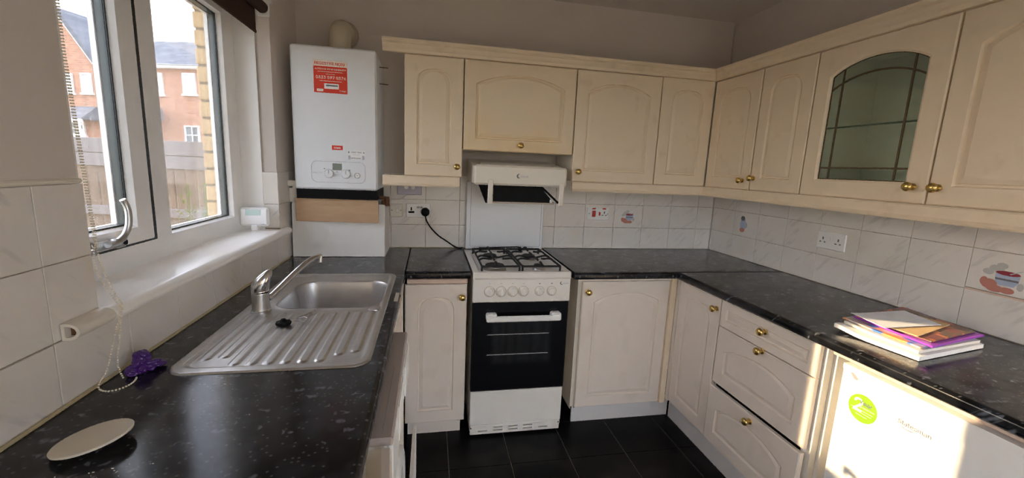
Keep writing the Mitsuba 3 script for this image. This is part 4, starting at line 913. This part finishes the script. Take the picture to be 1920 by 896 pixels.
obj('visor_trim', flat(Polygon([(1.034, 1.226), (1.424, 1.226), (1.424, 1.236), (1.034, 1.236)]), -0.001, 0.007, 'back', (0, -0.300, 0)), 'm_chip', vs)
obj('visor_arm', cat_([tube([(1.325, -0.303, 1.345), (1.452, -0.303, 1.236)], 0.006, 8), tube([(0.985, -0.303, 1.345), (1.034, -0.303, 1.228)], 0.006, 8)]), 'm_black', vs)
for u in (1.046, 1.408): obj('visor_clip', rbx(u-0.008, u+0.008, -0.310, -0.304, 1.236, 1.256, 0.002), 'm_white', vs)

# ------------------------------------------------------------------ sockets and switches
def plate(parent, o, at, w=0.147, h=0.087, t=0.009, mat='m_white'):
    return obj('plate', fr(rbx(-w/2, w/2, -h/2, h/2, 0, t, 0.004), o, at), mat, parent)
def pins(parent, o, at, d, s=1.0, mat='m_black'):
    P = [sbox(-0.0035, 0.002, 0.0035, 0.015), sbox(-0.0165, -0.013, -0.0065, -0.007), sbox(0.0065, -0.013, 0.0165, -0.007)]
    for p_ in P: obj('pin_slot', flat(p_, d, d+0.0006, o, at), mat, parent)
so = thing('double_socket', 'white double socket behind the cooker with a black plug in its right half', 'socket')
A = (0.654, 0, 1.143); plate(so, 'back', A)
P1 = [sbox(-0.004, 0.0, 0.004, 0.020), sbox(-0.018, -0.016, 0.018, -0.004)]
obj('pin_slot', flat(unary_union(P1), 0.009, 0.0098, 'back', (0.612, 0, 1.143)), 'm_black', so)
obj('rocker', fr(rbx(-0.008, 0.008, -0.006, 0.006, 0.009, 0.013, 0.002), 'back', (0.652, 0, 1.163)), 'm_grey', so)
obj('rocker', fr(rbx(-0.008, 0.008, -0.006, 0.006, 0.009, 0.013, 0.002), 'back', (0.672, 0, 1.163)), 'm_grey', so)
pgm = thing('mains_plug', 'black mains plug and flex running down behind the cooker', 'plug')
obj('plug_body', lathe([(0.026, 0.0), (0.026, 0.020), (0.022, 0.030), (0.012, 0.034), (0, 0.035)], (0.696, -0.0102, 1.136), (0, -1, 0), 24), 'm_black', pgm, smooth=40)
obj('flex', tube(curve([(0.696, -0.026, 1.116), (0.702, -0.030, 1.09), (0.735, -0.028, 1.035), (0.785, -0.024, 0.985), (0.840, -0.022, 0.948), (0.888, -0.024, 0.918), (0.928, -0.030, 0.917)], 40), 0.0042, 10), 'm_black', pgm, smooth=50)
so = thing('switch_plate', 'small cream single switch plate left of the socket beside the boiler', 'switch')
plate(so, 'back', (0.523, 0, 1.142), w=0.078, h=0.082, mat='m_nose'); obj('rocker', fr(rbx(-0.008, 0.008, -0.014, 0.014, 0.009, 0.013, 0.002), 'back', (0.530, 0, 1.142)), 'm_white_warm', so)
for u in (-0.026, 0.028): obj('screw', fr(lathe([(0.0035, 0), (0, 0.001)], n=10), 'back', (0.523+u, -0.009, 1.142)), 'm_rust', so)
so = thing('heating_control', 'pale lilac wall box with two round dials just under the short pelmet', 'control')
obj('body', fr(rbx(-0.073, 0.073, -0.036, 0.036, 0, 0.022, 0.004), 'back', (0.602, 0, 1.274)), 'm_lilac', so)
for u in (-0.020, 0.020): obj('dial', lathe([(0.013, 0), (0.012, 0.008), (0.009, 0.009), (0.008, 0.005), (0, 0.005)], (0.602+u, -0.022, 1.284), (0, -1, 0), 24), 'm_white', so, smooth=40)
obj('wire', tube(curve([(0.585, -0.010, 1.240), (0.570, -0.012, 1.222), (0.540, -0.012, 1.208), (0.500, -0.015, 1.210), (0.484, -0.02, 1.215)], 16), 0.0025, 8), 'm_nose', so, smooth=50)
so = thing('cooker_switch', 'white cooker switch with red rockers and a socket, on the tiles right of the hood', 'switch')
A = (1.825, 0, 1.148); plate(so, 'back', A, w=0.152)
obj('rocker', fr(rbx(-0.013, 0.013, -0.021, 0.021, 0.009, 0.014, 0.003), 'back', (1.795, 0, 1.148)), 'm_red_switch', so, label='red rocker')
obj('rocker', fr(rbx(-0.006, 0.006, -0.012, 0.012, 0.009, 0.013, 0.002), 'back', (1.836, 0, 1.148)), 'm_red_switch', so, label='red rocker')
for u in (1.795, 1.868): obj('indicator', flat(sbox(-0.012, -0.005, 0.012, 0.005), 0.009, 0.0098, 'back', (u, 0, 1.182)), 'm_red_switch', so)
pins(so, 'back', (1.870, 0, 1.148), 0.009)
for u in (-0.062, 0.068): obj('screw', fr(lathe([(0.0035, 0), (0, 0.001)], n=10), 'back', (1.825+u, -0.009, 1.148)), 'm_print', so)
so = thing('double_socket', 'white double socket on the tiled right wall above the worktop', 'socket')
A = (W, -0.921, 1.135); plate(so, 'right', A, w=0.152, h=0.088)
for v in (-0.962, -0.880): pins(so, 'right', (W, v+0.002, 1.135), 0.009, mat='m_print')
for v in (-0.928, -0.914): obj('rocker', fr(rbx(-0.006, 0.006, -0.009, 0.009, 0.009, 0.012, 0.002), 'right', (W, v, 1.147)), 'm_white', so)

# decorated tiles: flat print of fruit, leaves and a bowl
def picture(parent, o, at, kind, s=1.0):
    def pr(name, p_, mat, d): obj(name, flat(p_, d, d+0.0004, o, at), mat, parent)
    E = lambda x, y, a, b: Polygon([(x+a*math.cos(t), y+b*math.sin(t)) for t in np.linspace(0, 2*np.pi, 20)[:-1]])
    S = lambda p_: Polygon([(x*s, y*s) for x, y in p_.exterior.coords])
    if kind == 'jar':
        pr('print_jar', S(E(0.0, 0.0, 0.022, 0.040)), 'm_blue_glaze', 0.0003); pr('print_lid', S(E(-0.004, 0.034, 0.016, 0.014)), 'm_print', 0.0007)
        pr('print_fruit', S(E(-0.002, -0.034, 0.020, 0.012)), 'm_fruit', 0.0007); pr('print_leaf', S(E(0.022, -0.004, 0.012, 0.018)), 'm_leaf_print', 0.0001)
        return
    pr('print_bowl', S(Polygon([(-0.012, 0.012), (0.046, 0.012), (0.044, -0.012), (0.036, -0.026), (0.000, -0.026), (-0.010, -0.014)])), 'm_blue_glaze', 0.0005)
    pr('print_bowl_top', S(E(0.017, 0.013, 0.029, 0.007)), 'm_maroon', 0.0009)
    pr('print_bowl_band', S(Polygon([(-0.011, -0.004), (0.045, -0.004), (0.044, -0.010), (-0.010, -0.010)])), 'm_print', 0.0009)
    for x, y, a, b in ((-0.022, -0.028, 0.020, 0.016), (-0.006, -0.040, 0.022, 0.011), (0.022, -0.040, 0.018, 0.010), (-0.036, -0.022, 0.010, 0.014)): pr('print_fruit', S(E(x, y, a, b)), 'm_fruit', 0.0007+0.0003*RNG.random())
    for x, y, a, b in ((-0.030, 0.010, 0.014, 0.010), (-0.018, 0.024, 0.012, 0.010), (0.000, 0.034, 0.014, 0.010), (-0.006, 0.020, 0.014, 0.009), (0.050, -0.022, 0.008, 0.012)): pr('print_leaf', S(E(x, y, a, b)), 'm_leaf_print', 0.0001+0.0003*RNG.random())
    pr('print_spoon', S(Polygon([(0.020, 0.012), (0.048, 0.028), (0.050, 0.026), (0.024, 0.011)])), 'm_print_light', 0.0011)
picture(wb, 'back', (2.041, 0, 1.134), 'bowl', 0.95)
picture(wr, 'right', (W, -0.305, 1.133), 'jar', 1.1)
picture(wr, 'right', (W, -1.560, 1.124), 'bowl', 1.12)

# ------------------------------------------------------------------ fridge
fg = thing('fridge', 'white under-counter fridge with a green sticker, below the right worktop', 'fridge')
FXF, FY0, FY1 = 2.062, -1.585, -2.135
obj('cabinet', rbx(FXF+0.045, 2.62, FY1, FY0, 0.02, 0.845, 0.006), 'm_white', fg)
dw = FY0-FY1
main = Polygon([(0.0, 0.03)] + [(dw, 0.03), (dw, 0.812)] + [(dw-0.005, 0.800), (dw-0.06, 0.752), (0.40, 0.763), (0.30, 0.795), (0.20, 0.804), (0.10, 0.806), (0.045, 0.8115), (0.03, 0.823), (0.0, 0.826)])
obj('door', fr(extrude(main, 0.042), 'right', (FXF+0.042, FY0, 0)), 'm_white', fg, label='white fridge door')
topo = Polygon([(0.0, 0.828), (0.03, 0.825), (0.047, 0.8135), (0.10, 0.808), (0.20, 0.806), (0.30, 0.797), (0.40, 0.765), (dw-0.06, 0.754), (dw-0.005, 0.802), (dw, 0.814), (dw, 0.846), (0.0, 0.846)])
obj('door_grip', fr(extrude(topo, 0.046), 'right', (FXF+0.042, FY0, 0)), 'm_white', fg, label='shaped white grip along the top of the door')
obj('grip_gap', fr(extrude(Polygon([(0.028, 0.826), (0.036, 0.828), (0.053, 0.8165), (0.049, 0.8095), (0.040, 0.812)]), 0.0008), 'right', (FXF-0.0042, FY0, 0)), 'm_grey', fg)
gs = obj('round_sticker', flat(Point(0, 0).buffer(0.044), 0, 0.001, 'right', (FXF, -1.664, 0.729)), 'm_green', fg, label='round lime green sticker')
text('2', 0.040, 'right', (FXF-0.001, -1.650, 0.737), 'm_white', gs, 0.0004, True)
text('Year', 0.0135, 'right', (FXF-0.0014, -1.672, 0.748), 'm_print', gs, 0.0004, True)
text('guarantee', 0.0070, 'right', (FXF-0.001, -1.678, 0.7335), 'm_print_light', gs, 0.0004)
for q, hw in ((0.722, 0.034), (0.714, 0.030), (0.705, 0.018)): obj('print_line', flat(sbox(-hw, -0.0009, hw, 0.0009), 0.001, 0.0014, 'right', (FXF, -1.664, q)), 'm_leaf_print', gs)
text('Statesman', 0.0125, 'right', (FXF-0.0002, -1.805, 0.755), 'm_print', fg, 0.0006)
sw = [(-0.030, -0.010), (-0.022, -0.015), (-0.010, -0.0165), (0.004, -0.014), (0.016, -0.009), (0.004, -0.0125), (-0.010, -0.0148), (-0.022, -0.0135)]
obj('logo_swoosh', flat(Polygon(sw), 0, 0.0006, 'right', (FXF-0.0002, -1.800, 0.755)), 'm_print', fg)
single('packing_strip', bx(2.078, 2.10, -2.15, -1.53, 0.850, 0.869), 'm_strip', 'tan timber strip between the fridge top and the worktop', 'strip')

# ------------------------------------------------------------------ post on the right worktop
def sheet(corners, z, t, curl=(0, 0, 0, 0), nseg=14, wob=0.0, seed=0):
    """four xy corners in turn; curl: extra height at each corner"""
    C_ = np.array(corners, float); s = np.linspace(0, 1, nseg+1); U, Vv = np.meshgrid(s, s, indexing='ij')
    wts = [(1-U)*(1-Vv), U*(1-Vv), U*Vv, (1-U)*Vv]
    X = sum(w[..., None]*C_[i] for i, w in enumerate(wts)); Z = z + 0.011*np.exp(-((X[..., 0]-2.125)**2+(X[..., 1]+1.475)**2)/0.06**2) + 0.0025*meshkit.fbm(np.dstack([X*9, np.full(U.shape, 3.3)]), 2, 1)
    top = np.dstack([X, Z+t]).reshape(-1, 3); bot = np.dstack([X, Z]).reshape(-1, 3); n = nseg+1
    q = np.arange(n*n).reshape(n, n); F_ = []
    for i in range(nseg):
        for j in range(nseg):
            a_, b_, c_, d_ = q[i, j], q[i+1, j], q[i+1, j+1], q[i, j+1]; F_ += [[a_, b_, c_], [a_, c_, d_]]
    F_ = np.array(F_); N = n*n; F2 = F_[:, ::-1]+N
    edge = list(q[:, 0]) + list(q[-1, 1:]) + list(q[-2::-1, -1]) + list(q[0, -2:0:-1]); S = []
    for i in range(len(edge)):
        a_, b_ = edge[i], edge[(i+1) % len(edge)]; S += [[a_, a_+N, b_+N], [a_, b_+N, b_]]
    m = trimesh.Trimesh(np.vstack([top, bot]), np.vstack([F_, F2, S]), process=False); m.fix_normals(); return m
BASE = [(2.125, -1.475), (2.155, -1.722), (2.50, -1.665), (2.50, -1.38)]
single('plastic_mailer', sheet(BASE, ZC+0.001, 0.014, (0.012, 0, 0.006, 0), wob=0.0012, seed=1), 'm_paper', 'thick white mail packet lowest in the heap of post, touching the worktop', 'packet')
single('magazine', sheet([(2.165, -1.475), (2.168, -1.708), (2.49, -1.66), (2.50, -1.385)], ZC+0.0175, 0.009, (0.008, 0, 0, 0), wob=0.001, seed=2), 'm_white_warm', 'off-white magazine second from the bottom of the heap of post', 'magazine')
single('leaflet', sheet([(2.180, -1.455), (2.185, -1.70), (2.50, -1.645), (2.50, -1.375)], ZC+0.0290, 0.005, (0.006, 0, 0, 0), wob=0.001, seed=3), 'm_leaflet', 'colourful blue and orange leaflet in the middle of the heap of post', 'leaflet')
single('purple_catalogue', sheet([(2.235, -1.45), (2.212, -1.712), (2.515, -1.652), (2.56, -1.385)], ZC+0.0355, 0.006, (0, 0, 0.004, 0), wob=0.001, seed=4), 'm_violet', 'glossy purple catalogue whose bright edge shows under the brown brochure', 'catalogue')
single('brochure', sheet([(2.225, -1.465), (2.235, -1.692), (2.50, -1.636), (2.53, -1.393)], ZC+0.0430, 0.005, wob=0.001, seed=5), 'm_folder', 'dark red and brown brochure under the brown envelope', 'brochure')
single('brown_envelope', sheet([(2.20, -1.52), (2.224, -1.662), (2.472, -1.585), (2.45, -1.45)], ZC+0.0495, 0.003, (0, 0.002, 0, 0), wob=0.001, seed=6), 'm_envelope', 'plain brown envelope peeking out beneath the white letter', 'envelope')
lt = thing('white_letter', 'white window envelope on top of the heap of post', 'envelope')
obj('paper', sheet([(2.196, -1.468), (2.176, -1.600), (2.419, -1.593), (2.454, -1.453)], ZC+0.0545, 0.002, (0.001, 0, 0.002, 0), wob=0.001, seed=7), 'm_letter', lt)
obj('address_window', sheet([(2.31, -1.485), (2.30, -1.545), (2.39, -1.545), (2.40, -1.485)], ZC+0.0572, 0.0004, wob=0.001, seed=7), 'm_boiler', lt)
